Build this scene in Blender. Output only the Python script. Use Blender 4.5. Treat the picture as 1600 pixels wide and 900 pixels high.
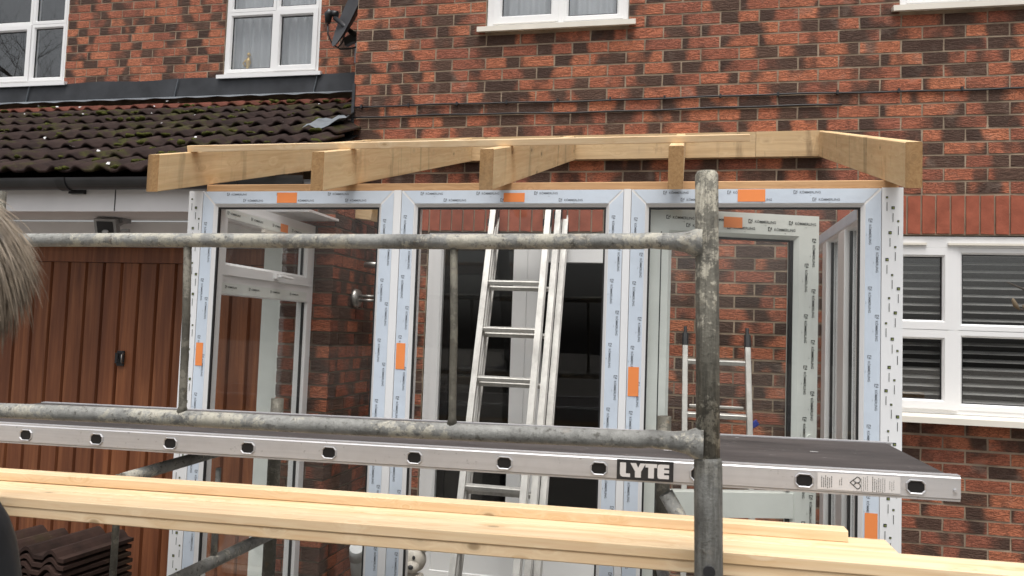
import bpy, math, random
from mathutils import Vector, Matrix
random.seed(11)
R = math.radians
scene = bpy.context.scene
for o in list(bpy.data.objects):
    bpy.data.objects.remove(o)
col = scene.collection

# ---------------------------------------------------------------- camera, sky, sun, exposure
YAW, PITCH, ROLL = .2148, .0574, .0354
def cam_axes():
    cy, sy, cp, sp = math.cos(YAW), math.sin(YAW), math.cos(PITCH), math.sin(PITCH)
    f = Vector((-sy*cp, cy*cp, sp)); r = Vector((cy, sy, 0)); u = r.cross(f)
    cr, sr = math.cos(ROLL), math.sin(ROLL)
    return r*cr+u*sr, -r*sr+u*cr, f
cr_, cu_, cf_ = cam_axes()
cam = bpy.data.cameras.new('camera'); cam_o = bpy.data.objects.new('camera', cam); col.objects.link(cam_o)
cam.sensor_fit = 'HORIZONTAL'; cam.sensor_width = 36; cam.lens = 27.0
cam.clip_start = .02; cam.clip_end = 500
cam.dof.use_dof = True; cam.dof.focus_distance = 3.2; cam.dof.aperture_fstop = 8.0
M = Matrix((cr_, cu_, -cf_)).transposed().to_4x4(); cam_o.matrix_world = M
scene.camera = cam_o
SUN_EL, SUN_AZ = R(70), R(172)      # azimuth measured from +Y towards +X
world = bpy.data.worlds.new('World'); scene.world = world; world.use_nodes = True
wn = world.node_tree; wn.nodes.clear()
sky = wn.nodes.new('ShaderNodeTexSky'); sky.sky_type = 'NISHITA'; sky.sun_disc = False
sky.sun_elevation = SUN_EL; sky.sun_rotation = SUN_AZ; sky.air_density = 1.2; sky.dust_density = 6; sky.ozone_density = 1
hs = wn.nodes.new('ShaderNodeHueSaturation'); hs.inputs['Saturation'].default_value = .22
bg = wn.nodes.new('ShaderNodeBackground'); bg.inputs['Strength'].default_value = .125
wo = wn.nodes.new('ShaderNodeOutputWorld')
wn.links.new(sky.outputs[0], hs.inputs['Color']); wn.links.new(hs.outputs[0], bg.inputs[0]); wn.links.new(bg.outputs[0], wo.inputs[0])
sun = bpy.data.lights.new('sun', 'SUN'); sun.energy = 1.5; sun.angle = R(35); sun.color = (1, .965, .92)
sun_o = bpy.data.objects.new('sun', sun); col.objects.link(sun_o)
sd = Vector((math.sin(SUN_AZ)*math.cos(SUN_EL), math.cos(SUN_AZ)*math.cos(SUN_EL), math.sin(SUN_EL)))
sun_o.rotation_euler = sd.to_track_quat('Z', 'Y').to_euler(); sun_o.location = (0, -6, 12)
scene.view_settings.view_transform = 'Standard'; scene.view_settings.look = 'None'
scene.view_settings.gamma = 1; scene.view_settings.use_curve_mapping = False
scene.view_settings.exposure = .48
scene.render.engine = 'CYCLES'
scene.cycles.transparent_max_bounces = 24; scene.cycles.max_bounces = 8
scene.render.resolution_x = 1024; scene.render.resolution_y = 576

# ---------------------------------------------------------------- materials
class NT:
    def __init__(s, name):
        s.m = bpy.data.materials.new(name); s.m.use_nodes = True
        s.t = s.m.node_tree; s.t.nodes.clear()
        s.out = s.n('ShaderNodeOutputMaterial')
    def n(s, kind, **kw):
        x = s.t.nodes.new(kind)
        for k, v in kw.items(): setattr(x, k, v)
        return x
    def l(s, a, b): s.t.links.new(a, b)
    def math(s, op, a, b=None, c=None):
        x = s.n('ShaderNodeMath', operation=op)
        for i, v in enumerate((a, b, c)):
            if v is None: continue
            if isinstance(v, (int, float)): x.inputs[i].default_value = v
            else: s.l(v, x.inputs[i])
        return x.outputs[0]
    def vmath(s, op, a, b=None):
        x = s.n('ShaderNodeVectorMath', operation=op)
        for i, v in enumerate((a, b)):
            if v is None: continue
            if isinstance(v, (tuple, list)): x.inputs[i].default_value = v
            else: s.l(v, x.inputs[i])
        return x.outputs[0]
    def noise(s, vec, scale, detail=4, rough=.55, dist=0):
        x = s.n('ShaderNodeTexNoise'); x.inputs['Scale'].default_value = scale
        x.inputs['Detail'].default_value = detail; x.inputs['Roughness'].default_value = rough
        x.inputs['Distortion'].default_value = dist
        if vec is not None: s.l(vec, x.inputs['Vector'])
        return x.outputs['Fac']
    def ramp(s, fac, stops, interp='LINEAR'):
        x = s.n('ShaderNodeValToRGB'); x.color_ramp.interpolation = interp
        e = x.color_ramp.elements
        while len(e) < len(stops): e.new(.5)
        for i, (p, c) in enumerate(stops):
            e[i].position = p; e[i].color = (*c, 1) if len(c) == 3 else c
        s.l(fac, x.inputs[0]); return x.outputs[0]
    def mix(s, fac, a, b, bt='MIX'):
        x = s.n('ShaderNodeMix', data_type='RGBA', blend_type=bt)
        for k, v in ((0, fac), (6, a), (7, b)):
            if isinstance(v, (int, float)): x.inputs[k].default_value = v
            elif isinstance(v, tuple): x.inputs[k].default_value = (*v, 1)
            else: s.l(v, x.inputs[k])
        return x.outputs[2]
    def bump(s, h, strength=.3, dist=.01):
        x = s.n('ShaderNodeBump'); x.inputs['Strength'].default_value = strength; x.inputs['Distance'].default_value = dist
        s.l(h, x.inputs['Height']); return x.outputs[0]
    def bsdf(s, color, rough=.5, metal=0., normal=None, spec=.5, **kw):
        x = s.n('ShaderNodeBsdfPrincipled')
        for k, v in (('Base Color', color), ('Roughness', rough), ('Metallic', metal)):
            if isinstance(v, (int, float)): x.inputs[k].default_value = v
            elif isinstance(v, tuple): x.inputs[k].default_value = (*v, 1)
            else: s.l(v, x.inputs[k])
        x.inputs['Specular IOR Level'].default_value = spec
        if normal is not None: s.l(normal, x.inputs['Normal'])
        s.l(x.outputs[0], s.out.inputs[0]); return x
    def pos(s): return s.n('ShaderNodeNewGeometry').outputs['Position']
    def objco(s): return s.n('ShaderNodeTexCoord').outputs['Object']
    def scl(s, v, xyz): return s.vmath('MULTIPLY', v, xyz)

def lv(c): return c
def plain(name, c, rough=.5, metal=0, var=.12, scale=6, bump=0, bscale=60, spec=.5):
    t = NT(name); p = t.pos()
    n = t.noise(p, scale, 5)
    d = tuple(max(0, x*(1-var)) for x in c); e = tuple(min(1, x*(1+var)) for x in c)
    cc = t.ramp(n, [(.3, d), (.7, e)])
    nm = t.bump(t.noise(p, bscale, 4), bump, .004) if bump else None
    t.bsdf(cc, rough, metal, nm, spec); return t.m

def brick_mat(name, x0, z0, axis='X', dark=.5, tone=(.36, .098, .05)):
    t = NT(name); p = t.pos()
    sp = t.n('ShaderNodeSeparateXYZ'); t.l(p, sp.inputs[0])
    u = sp.outputs['X' if axis == 'X' else 'Y']
    row = t.math('FLOOR', t.math('DIVIDE', t.math('SUBTRACT', sp.outputs['Z'], z0-.0375), .075))
    par = t.math('MODULO', t.math('ABSOLUTE', row), 2)
    cell = t.math('FLOOR', t.math('DIVIDE', t.math('SUBTRACT', u, t.math('MULTIPLY_ADD', par, .1125, x0)), .225))
    cv = t.n('ShaderNodeCombineXYZ'); t.l(cell, cv.inputs[0]); t.l(row, cv.inputs[1])
    wn_ = t.n('ShaderNodeTexWhiteNoise', noise_dimensions='3D'); t.l(cv.outputs[0], wn_.inputs['Vector'])
    off = t.vmath('MULTIPLY', wn_.outputs['Color'], (37, 41, 53))
    q = t.vmath('ADD', t.scl(p, (6.0, 6.0, 3.2)), off)
    n1 = t.math('ADD', t.noise(q, 1.0, 1.2, .5, .2), t.math('MULTIPLY', t.math('SUBTRACT', t.noise(t.scl(p, (30, 30, 70)), 1, 3, .6, .8), .5), .10))
    rs = t.n('ShaderNodeSeparateColor'); t.l(wn_.outputs['Color'], rs.inputs[0])
    fr = t.math('FRACT', t.math('DIVIDE', t.math('SUBTRACT', u, t.math('MULTIPLY_ADD', par, .1125, x0)), .225))
    sg_ = t.math('MULTIPLY', t.math('SUBTRACT', t.math('GREATER_THAN', rs.outputs[2], .5), .5), .62)
    n1 = t.math('ADD', n1, t.math('MULTIPLY', t.math('SUBTRACT', fr, .5), sg_))
    thr = t.math('MULTIPLY_ADD', rs.outputs[0], .18, dark-.09)
    dm = t.n('ShaderNodeMapRange'); t.l(n1, dm.inputs[0]); t.l(t.math('SUBTRACT', thr, .085), dm.inputs[1]); t.l(t.math('ADD', thr, .10), dm.inputs[2]); dm.interpolation_type = 'SMOOTHSTEP'
    wob = t.noise(p, 9, 2)
    cre = t.noise(t.vmath('ADD', t.scl(p, (13, 13, 48)), off), 1.0, 3, .6, 2.2)
    fine = t.noise(p, 170, 3)
    red = t.ramp(rs.outputs[1], [(0, (tone[0]*.72, tone[1]*.75, tone[2]*.85)), (.5, tone), (1, (tone[0]*1.22, tone[1]*1.3, tone[2]*1.2))])
    drk = t.ramp(rs.outputs[2], [(0, (.060, .038, .030)), (1, (.118, .070, .051))])
    c = t.mix(dm.outputs[0], red, drk)
    c = t.mix(t.ramp(cre, [(.44, (1, 1, 1)), (.49, (0, 0, 0)), (.52, (0, 0, 0)), (.57, (1, 1, 1))]), t.mix(.62, c, (.055, .026, .019)), c)
    c = t.mix(.45, c, t.ramp(fine, [(.25, (.3, .3, .3)), (.75, (.75, .75, .75))]), 'OVERLAY')
    c = t.mix(t.ramp(wob, [(.62, (0, 0, 0)), (.8, (.25, .25, .25))]), c, (.42, .33, .27))
    h = t.math('ADD', t.math('MULTIPLY', cre, 1.0), t.math('MULTIPLY', fine, .35))
    t.bsdf(c, .85, 0, t.bump(h, .9, .011), .25); return t.m

def wood_mat(name, axis, light, dark_c, knot=.5, grain=1.0, stain=0, slope=0):
    t = NT(name); p = t.objco()
    if slope:
        sx = t.n('ShaderNodeSeparateXYZ'); t.l(p, sx.inputs[0]); cx = t.n('ShaderNodeCombineXYZ')
        t.l(sx.outputs[0], cx.inputs[0]); t.l(sx.outputs[1], cx.inputs[1]); t.l(t.math('SUBTRACT', sx.outputs[2], t.math('MULTIPLY', sx.outputs[1], slope)), cx.inputs[2]); p = cx.outputs[0]
    sc = {'X': (1.2, 26, 26), 'Y': (26, 1.2, 26)}[axis]
    oi = t.n('ShaderNodeObjectInfo'); off = t.math('MULTIPLY', oi.outputs['Random'], 40)
    cv = t.n('ShaderNodeCombineXYZ')
    for i in range(3): t.l(off, cv.inputs[i])
    p2 = t.vmath('ADD', p, cv.outputs[0])
    kv = t.n('ShaderNodeTexVoronoi'); kv.inputs['Scale'].default_value = 1
    ks = {'X': (8, 14, 14), 'Y': (14, 8, 14)}[axis]
    t.l(t.scl(p2, ks), kv.inputs['Vector'])
    kd = kv.outputs['Distance']
    kn = t.math('POWER', t.math('SUBTRACT', 1.0, t.math('MINIMUM', kd, 1.0)), 6)
    wc = t.n('ShaderNodeCombineXYZ')
    for i in range(3): t.l(t.math('MULTIPLY', kn, 2.2), wc.inputs[i])
    warp = t.vmath('ADD', t.scl(p2, sc), wc.outputs[0])
    g = t.noise(warp, 1.6*grain, 5, .6, .6)
    g2 = t.noise(t.scl(p2, tuple(4*s for s in sc)), 1, 3)
    c = t.ramp(g, [(.3, dark_c), (.62, light), (.8, tuple(min(1, x*1.08) for x in light))])
    c = t.mix(.25, c, t.ramp(g2, [(.3, (.35, .35, .35)), (.7, (.65, .65, .65))]), 'OVERLAY')
    ksp = t.n('ShaderNodeSeparateColor'); t.l(kv.outputs['Color'], ksp.inputs[0])
    gate = t.math('GREATER_THAN', ksp.outputs[0], .72)
    km = t.math('MULTIPLY', gate, t.ramp(kd, [(.07, (1, 1, 1)), (.11, (.8, .8, .8)), (.15, (.22, .22, .22)), (.30, (0, 0, 0))]))
    c = t.mix(t.math('MULTIPLY', km, knot), c, tuple(x*.32 for x in dark_c))
    if stain:
        sn = t.noise(t.scl(p2, {'X': (9, 9, 1.6), 'Y': (9, 9, 1.6)}[axis]), 1, 4, .6, .4)
        c = t.mix(t.ramp(sn, [(.58, (0, 0, 0)), (.70, (stain*1.3,)*3)]), c, (.10, .065, .035))
        dn = t.noise(p2, 3.5, 5, .65)
        c = t.mix(t.ramp(dn, [(.45, (0, 0, 0)), (.7, (stain*.7,)*3)]), c, (.30, .24, .16))
    t.bsdf(c, .68, 0, t.bump(g, .12, .003), .3); return t.m

def pipe_mat(name, base=(.25, .25, .235), cream=.55, rust=.25, streak=0):
    t = NT(name); p = t.pos()
    n = t.noise(p, 7, 7, .75, .2); n2 = t.noise(p, 70, 6, .75); n3 = t.noise(t.vmath('ADD', p, (4, 8, 1)), 21, 8, .8, .3)
    big = t.noise(t.vmath('ADD', p, (9, 3, 5)), 3.2, 3, .5)
    vs = t.noise(t.scl(p, (70, 70, 7)), 1, 5, .7, .5)
    c = t.ramp(n, [(.28, tuple(x*.40 for x in base)), (.5, base), (.72, tuple(x*1.5 for x in base))])
    thr = t.math('ADD', n3, t.math('MULTIPLY', t.math('SUBTRACT', big, .5), .55))
    c = t.mix(t.ramp(thr, [(.54, (0, 0, 0)), (.58, (cream,)*3), (.75, (min(1, cream*1.3),)*3)]), c, t.ramp(n2, [(.3, (.42, .39, .30)), (.7, (.68, .64, .54))]))
    c = t.mix(t.ramp(n2, [(.56, (0, 0, 0)), (.64, (.75,)*3)]), c, (.075, .07, .058))
    c = t.mix(t.ramp(t.noise(t.vmath('ADD', p, (1, 2, 7)), 15, 7, .78), [(.58, (0, 0, 0)), (.68, (rust,)*3)]), c, (.28, .16, .065))
    if streak: c = t.mix(t.ramp(vs, [(.40, (streak,)*3), (.55, (0, 0, 0))]), c, (.06, .056, .047))
    t.bsdf(c, t.ramp(n2, [(.3, (.45,)*3), (.7, (.8,)*3)]), .2, t.bump(t.math('ADD', t.math('ADD', n3, n2), vs), .7, .004), .4); return t.m

def glass_mat(name, f0=.04, tint=(.985, .99, .985), rough=0.0):
    t = NT(name)
    lw = t.n('ShaderNodeLayerWeight'); lw.inputs[0].default_value = .5
    p5 = t.math('POWER', lw.outputs['Facing'], 5)
    fac = t.math('MULTIPLY_ADD', p5, 1-f0, f0)
    tr = t.n('ShaderNodeBsdfTransparent'); tr.inputs[0].default_value = (*tint, 1)
    gl = t.n('ShaderNodeBsdfGlossy'); gl.inputs['Roughness'].default_value = rough
    nm = t.bump(t.noise(t.pos(), 1.3, 2), .02, .05); t.l(nm, gl.inputs['Normal'])
    mx = t.n('ShaderNodeMixShader'); t.l(fac, mx.inputs[0]); t.l(tr.outputs[0], mx.inputs[1]); t.l(gl.outputs[0], mx.inputs[2])
    t.l(mx.outputs[0], t.out.inputs[0]); return t.m

W = 4.708           # face of the main wall
WL = 5.88           # face of the set-back wall
YG = 4.02           # face of the garage pier
XG = -1.915         # garage corner
GZ = -1.72          # ground
MAT = {
 'brick': brick_mat('brick_main', 1.3322, 1.7998, 'X', .515, (.43, .146, .083)),
 'brick_w': brick_mat('brick_wing', -5.32, 2.674, 'X', .53, (.44, .152, .088)),
 'brick_g': brick_mat('brick_garage_shaded', -1.915, 0, 'X', .52, (.30, .10, .058)),  # pier brick toned down, shade inside the porch painted into its colour
 'brick_r': brick_mat('brick_return_shaded', 4.02, 0, 'Y', .50, (.285, .094, .054)),  # return brick darker still, the porch shade is in this tone
 'soldier': plain('soldier_brick', (.31, .092, .055), .85, 0, .22, 14, .4, 90, .25),
 'mortar': plain('mortar', (.315, .245, .18), .95, 0, .35, 8, .4, 160, .2),
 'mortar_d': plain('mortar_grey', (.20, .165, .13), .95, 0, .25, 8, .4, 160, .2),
 'pvc': plain('white_pvc', (.80, .80, .80), .32, 0, .02, 2),
 'pvc_cream': plain('cream_sill', (.74, .70, .62), .4, 0, .06, 4),
 'film': plain('blue_film', (.60, .675, .765), .34, 0, .05, 9, .35, 22),
 'film_g': plain('green_film', (.72, .75, .715), .38, 0, .05, 9, .25, 20),
 'white_post': plain('white_post', (.80, .81, .82), .35, 0, .02, 3),
 'print': plain('grey_print', (.17, .19, .22), .6, 0, .1),
 'print_k': plain('black_print', (.03, .035, .03), .6, 0, .1),
 'green_dot': plain('green_print', (.22, .26, .07), .6, 0, .1),
 'orange': plain('orange_sticker', (.86, .27, .075), .6, 0, .05),
 'gasket': plain('black_gasket', (.012, .012, .013), .5, 0, .1),
 'black': plain('black_plastic', (.02, .02, .022), .42, 0, .2),
 'dish': plain('grey_dish', (.035, .037, .042), .5, 0, .15),
 'gutter': plain('gutter_plastic', (.030, .030, .032), .38, 0, .3, 5),
 'lead': plain('lead', (.040, .042, .047), .5, .3, .35, 5, .15, 30),
 'lead_l': plain('lead_pale', (.17, .19, .21), .5, .3, .3, 7, .1, 30),
 'soffit': plain('painted_soffit', (.80, .78, .78), .5, 0, .06, 3),
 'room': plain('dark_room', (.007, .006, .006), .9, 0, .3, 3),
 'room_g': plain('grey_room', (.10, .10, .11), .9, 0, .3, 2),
 'net': plain('net_curtain', (.42, .43, .45), .9, 0, .10, 5),
 'blind': plain('blind_slat', (.40, .385, .37), .5, 0, .15, 6),
 'alu': None, 'lad': None,
 'steel': plain('stainless', (.36, .35, .33), .42, .9, .1, 10),
 'glass': glass_mat('porch_glass', .027),
 'wglass': glass_mat('window_glass', .115, (.96, .97, .97)),
 'beam': wood_mat('beam_wood', 'Y', (.76, .555, .315), (.64, .43, .22), .8, 1, .32, .2834),
 'beam_x': wood_mat('ledger_wood', 'X', (.60, .43, .245), (.48, .32, .165), .75, 1, .45),
 'endgrain': wood_mat('end_wood', 'Y', (.34, .205, .09), (.24, .13, .05), .2, 2.2, .3),
 'plank': wood_mat('plank_wood', 'X', (.80, .62, .405), (.68, .465, .255), .7, .9),
 'plate': wood_mat('plate_wood', 'X', (.58, .355, .185), (.46, .26, .12), .7, 1),
 'pipe': pipe_mat('scaffold_pipe'),
 'pipe_c': pipe_mat('scaffold_pipe_cement', (.175, .165, .135), .8, .25, .65),
 'pipe_d': pipe_mat('scaffold_pipe_dull', (.095, .088, .07), .16, .3),
 'sock': pipe_mat('scaffold_socket', (.14, .14, .13), .12, .1, .6),
 'skin': plain('skin', (.50, .28, .20), .55, 0, .1),
 'hair': plain('hair', (.25, .20, .148), .55, 0, .65, 34),
 'jacket': plain('jacket', (.016, .018, .022), .6, 0, .5, 10, 1.0, 14),
 'trouser': plain('trousers', (.03, .035, .055), .85, 0, .3),
 'cream_dog': plain('ornament_white', (.50, .46, .40), .55, 0, .15, 20, .2, 80),
 'grey_pipe': plain('grey_plastic', (.42, .43, .43), .45, 0, .08),
 'bark': plain('bark', (.06, .05, .042), .95, 0, .4, 12, .5, 40),
 'bud': plain('bud', (.16, .12, .075), .8, 0, .2),
 'paper': plain('label_paper', (.62, .61, .61), .5, 0, .04),
 'bluetape': plain('blue_tape', (.015, .035, .28), .5, 0, .1),
 'gold': plain('gilt', (.55, .36, .10), .4, .5, .2),
 'gate_lamp': plain('lamp_body', (.36, .36, .36), .5, .3, .2),
 'lens': plain('lamp_lens', (.62, .63, .64), .15, .3, .3),
}
def alu(name, base, stretch, rough=.38, dirt=.25):
    t = NT(name); p = t.pos()
    n = t.noise(t.scl(p, stretch), 1, 5, .6); n2 = t.noise(p, 5, 5, .65); n3 = t.noise(p, 60, 5, .7)
    c = t.ramp(n, [(.3, tuple(x*.82 for x in base)), (.7, base)])
    c = t.mix(t.ramp(n2, [(.45, (0, 0, 0)), (.75, (dirt,)*3)]), c, (.20, .185, .18))
    c = t.mix(t.ramp(n3, [(.64, (0, 0, 0)), (.72, (.5,)*3)]), c, (.10, .095, .085))
    t.bsdf(c, t.ramp(n2, [(.3, (rough,)*3), (.7, (rough+.2,)*3)]), .55, t.bump(n, .06, .002)); return t.m
MAT['alu'] = alu('aluminium', (.60, .60, .615), (2, 2, 60))
MAT['lad'] = alu('ladder_aluminium', (.63, .615, .585), (60, 60, 3), .42, .5)
def deck_mat():
    t = NT('deck'); p = t.pos()
    n = t.noise(t.scl(p, (2.5, 9, 5)), 1, 6, .65); n2 = t.noise(p, 46, 6, .7); n3 = t.noise(t.scl(p, (22, 60, 5)), 1, 4, .6)
    c = t.ramp(n, [(.3, (.036, .031, .030)), (.7, (.085, .073, .070))])
    c = t.mix(t.ramp(n3, [(.66, (0, 0, 0)), (.72, (.55,)*3)]), c, (.26, .245, .23))
    c = t.mix(t.ramp(n2, [(.70, (0, 0, 0)), (.74, (.8,)*3)]), c, (.45, .43, .40))
    t.bsdf(c, .72, 0, t.bump(n2, .2, .002), .3); return t.m
MAT['deck'] = deck_mat()
def door_mat():
    t = NT('garage_door_wood'); p = t.pos()
    oi = t.n('ShaderNodeObjectInfo')
    g = t.noise(t.scl(p, (34, 34, 1.5)), 1, 5, .62, .7); big = t.noise(t.scl(p, (7, 7, .9)), 1, 3)
    c = t.ramp(g, [(.28, (.135, .044, .019)), (.52, (.245, .087, .036)), (.8, (.37, .146, .062))])
    c = t.mix(.5, c, t.ramp(oi.outputs['Random'], [(0, (.30, .30, .30)), (1, (.70, .66, .60))]), 'OVERLAY')
    c = t.mix(t.ramp(big, [(.4, (0, 0, 0)), (.68, (.65,)*3)]), c, (.11, .036, .018))
    t.bsdf(c, .48, 0, t.bump(g, .1, .003), .4); return t.m
MAT['door'] = door_mat()
def tile_mat(name, c0, c1, moss):
    t = NT(name); p = t.pos(); oi = t.n('ShaderNodeObjectInfo')
    n = t.noise(p, 7, 6, .65); n2 = t.noise(p, 45, 6, .7); n3 = t.noise(p, 3.4, 7, .72, .4)
    c = t.ramp(n, [(.3, c0), (.7, c1)])
    c = t.mix(.5, c, t.ramp(oi.outputs['Random'], [(0, (.38,)*3), (1, (.6,)*3)]), 'OVERLAY')
    c = t.mix(t.ramp(n3, [(.52, (0, 0, 0)), (.66, (moss,)*3)]), c, t.ramp(n2, [(.3, (.028, .030, .008)), (.7, (.085, .085, .020))]))
    c = t.mix(t.ramp(n2, [(.68, (0, 0, 0)), (.74, (.6,)*3)]), c, (.24, .225, .19))
    t.bsdf(c, .9, 0, t.bump(n2, .6, .005), .2); return t.m
MAT['tile'] = tile_mat('roof_tile_dark', (.020, .013, .012), (.050, .031, .027), .85)
MAT['tile_r'] = tile_mat('roof_tile_red', (.10, .036, .026), (.19, .065, .045), .2)
MAT['tile_s'] = tile_mat('stacked_tile', (.020, .012, .010), (.050, .028, .022), .2)
MAT['moss'] = plain('moss', (.055, .058, .014), .95, 0, .55, 26, .6, 120, .1)
def ground_mat():
    t = NT('driveway'); p = t.pos()
    n = t.noise(p, 60, 6, .7); n2 = t.noise(p, .8, 5)
    c = t.mix(.4, t.ramp(n, [(.3, (.07, .066, .06)), (.7, (.24, .22, .195))]), t.ramp(n2, [(.3, (.09, .085, .075)), (.7, (.19, .175, .155))]))
    t.bsdf(c, .92, 0, t.bump(n, .5, .01), .2); return t.m
MAT['ground'] = ground_mat()

# ---------------------------------------------------------------- mesh helpers
def wloc(o):
    v = Vector((0, 0, 0))
    while o is not None:
        v += o.location; o = o.parent
    return v
def link(o, parent=None):
    col.objects.link(o); o.parent = parent; return o
def tag(o, label=None, cat=None, group=None, kind=None):
    if label: o['label'] = label
    if cat: o['category'] = cat
    if group: o['group'] = group
    if kind: o['kind'] = kind
    return o
def thing(name, label, cat, loc=(0, 0, 0), group=None):
    o = bpy.data.objects.new(name, None); o.empty_display_size = .1; o.location = loc
    col.objects.link(o); return tag(o, label, cat, group)

class MB:
    def __init__(s): s.v = []; s.f = []; s.sm = []
    def add(s, vs, fs, smooth=False):
        b = len(s.v); s.v += [Vector(x) for x in vs]
        s.f += [tuple(i+b for i in f) for f in fs]; s.sm += [smooth]*len(fs); return s
    def quad(s, a, b, c, d): return s.add([a, b, c, d], [(0, 1, 2, 3)])
    def box(s, x0, x1, y0, y1, z0, z1, j=0):
        vs = [(x, y, z) for z in (z0, z1) for y in (y0, y1) for x in (x0, x1)]
        if j: vs = [tuple(c+random.uniform(-j, j) for c in v) for v in vs]
        return s.add(vs, [(0, 2, 3, 1), (4, 5, 7, 6), (0, 1, 5, 4), (2, 6, 7, 3), (0, 4, 6, 2), (1, 3, 7, 5)])
    def prism(s, poly, a, b, u, v):
        """2D polygon (p,q) placed at a and b with axes u,v"""
        n = len(poly); a, b, u, v = map(Vector, (a, b, u, v))
        vs = [a+u*p+v*q for p, q in poly]+[b+u*p+v*q for p, q in poly]
        fs = [(i, (i+1) % n, n+(i+1) % n, n+i) for i in range(n)]+[tuple(range(n))[::-1], tuple(range(n, 2*n))]
        return s.add(vs, fs)
    def beam(s, a, b, w, h, up=(0, 0, 1), c=.003):
        a, b, up = Vector(a), Vector(b), Vector(up)
        d = (b-a).normalized(); sd_ = d.cross(up).normalized(); up2 = sd_.cross(d)
        p, q = w/2, h/2
        poly = [(-p+c, -q), (p-c, -q), (p, -q+c), (p, q-c), (p-c, q), (-p+c, q), (-p, q-c), (-p, -q+c)] if c else [(-p, -q), (p, -q), (p, q), (-p, q)]
        return s.prism(poly, a, b, sd_, up2)
    def tube(s, pts, r, n=14, cap=True):
        pts = [Vector(p) for p in pts]; rs = r if isinstance(r, (list, tuple)) else [r]*len(pts)
        vs = []; prev = None
        for i, p in enumerate(pts):
            d = (pts[min(i+1, len(pts)-1)]-pts[max(i-1, 0)]).normalized()
            if prev is None: e = d.orthogonal().normalized()
            else: e = (prev-d*prev.dot(d)).normalized()
            prev = e; g = d.cross(e)
            vs += [p+(e*math.cos(2*math.pi*k/n)+g*math.sin(2*math.pi*k/n))*rs[i] for k in range(n)]
        fs = [(i*n+k, i*n+(k+1) % n, (i+1)*n+(k+1) % n, (i+1)*n+k) for i in range(len(pts)-1) for k in range(n)]
        s.add(vs, fs, True)
        if cap:
            b = len(s.v)-len(vs)
            s.f += [tuple(b+k for k in range(n))[::-1], tuple(b+(len(pts)-1)*n+k for k in range(n))]; s.sm += [False]*2
        return s
    def blob(s, c, r, nu=10, nv=7, j=0):
        c = Vector(c); rr = r if isinstance(r, (tuple, list)) else (r,)*3
        vs = []
        for i in range(nv+1):
            th = math.pi*i/nv
            for k in range(nu):
                ph = 2*math.pi*k/nu; q = 1+random.uniform(-j, j)
                vs.append(c+Vector((rr[0]*math.sin(th)*math.cos(ph)*q, rr[1]*math.sin(th)*math.sin(ph)*q, rr[2]*math.cos(th)*q)))
        fs = [(i*nu+k, (i+1)*nu+k, (i+1)*nu+(k+1) % nu, i*nu+(k+1) % nu) for i in range(nv) for k in range(nu)]
        return s.add(vs, fs, True)
    def build(s, name, mat, parent=None, kind=None, label=None):
        me = bpy.data.meshes.new(name)
        o = wloc(parent)
        me.from_pydata([tuple(v-o) for v in s.v], [], s.f)
        me.polygons.foreach_set('use_smooth', s.sm)
        me.materials.append(MAT[mat] if isinstance(mat, str) else mat); me.update()
        ob = bpy.data.objects.new(name, me); link(ob, parent)
        if kind: ob['kind'] = kind
        if label: ob['label'] = label
        return ob

def frame_bars(mb, O, U, V, N, w, h, b, d, step=0, sd=0):
    """mitred rectangular frame: corner O, axes U (width) V (height), N outward normal; face bar width b, depth d behind face"""
    O, U, V, N = map(Vector, (O, U, V, N))
    def P(u, v, n): return O+U*u+V*v+N*n
    out = [(0, 0), (w, 0), (w, h), (0, h)]
    def inset(t): return [(t, t), (w-t, t), (w-t, h-t), (t, h-t)]
    rings = [(out, -d), (out, 0), (inset(b), 0)]
    if step: rings += [(inset(b+step), -sd)]
    rings += [(inset(b+step), -d)]
    vs = [P(u, v, n) for ring, n in rings for u, v in ring]
    m = len(rings); fs = []
    for i in range(m):
        a = i*4; c = ((i+1) % m)*4
        for k in range(4): fs.append((a+k, a+(k+1) % 4, c+(k+1) % 4, c+k))
    return mb.add(vs, fs)

# lettering -> vertices and faces of a flat word, unit cap height
def word(txt, bold=0):
    cu = bpy.data.curves.new('word', 'FONT'); cu.body = txt; cu.resolution_u = 2; cu.size = 1.37; cu.offset = bold
    ob = bpy.data.objects.new('word', cu); col.objects.link(ob)
    dg = bpy.context.evaluated_depsgraph_get(); me = ob.evaluated_get(dg).to_mesh()
    vs = [v.co.copy() for v in me.vertices]; fs = [tuple(p.vertices) for p in me.polygons]
    ob.evaluated_get(dg).to_mesh_clear(); bpy.data.objects.remove(ob); bpy.data.curves.remove(cu)
    return vs, fs, max(v.x for v in vs)
KOM = word('KÖMMERLING', .02)
def put_word(mb, wd, O, U, V, h, stretch=1.0):
    O, U, V = map(Vector, (O, U, V))
    mb.add([O+U*(v.x*h*stretch)+V*(v.y*h) for v in wd[0]], wd[1])
def put_logo(mb, O, U, V, s):
    O, U, V = map(Vector, (O, U, V))
    def rc(a, b, c, d): mb.add([O+U*(a*s)+V*(c*s), O+U*(b*s)+V*(c*s), O+U*(b*s)+V*(d*s), O+U*(a*s)+V*(d*s)], [(0, 1, 2, 3)])
    rc(0, .18, 0, 1); rc(.18, .55, .82, 1); rc(.82, 1, .3, 1); rc(.18, .82, 0, .16); rc(.45, .62, .3, .62); rc(.62, .82, .55, .7)
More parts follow.
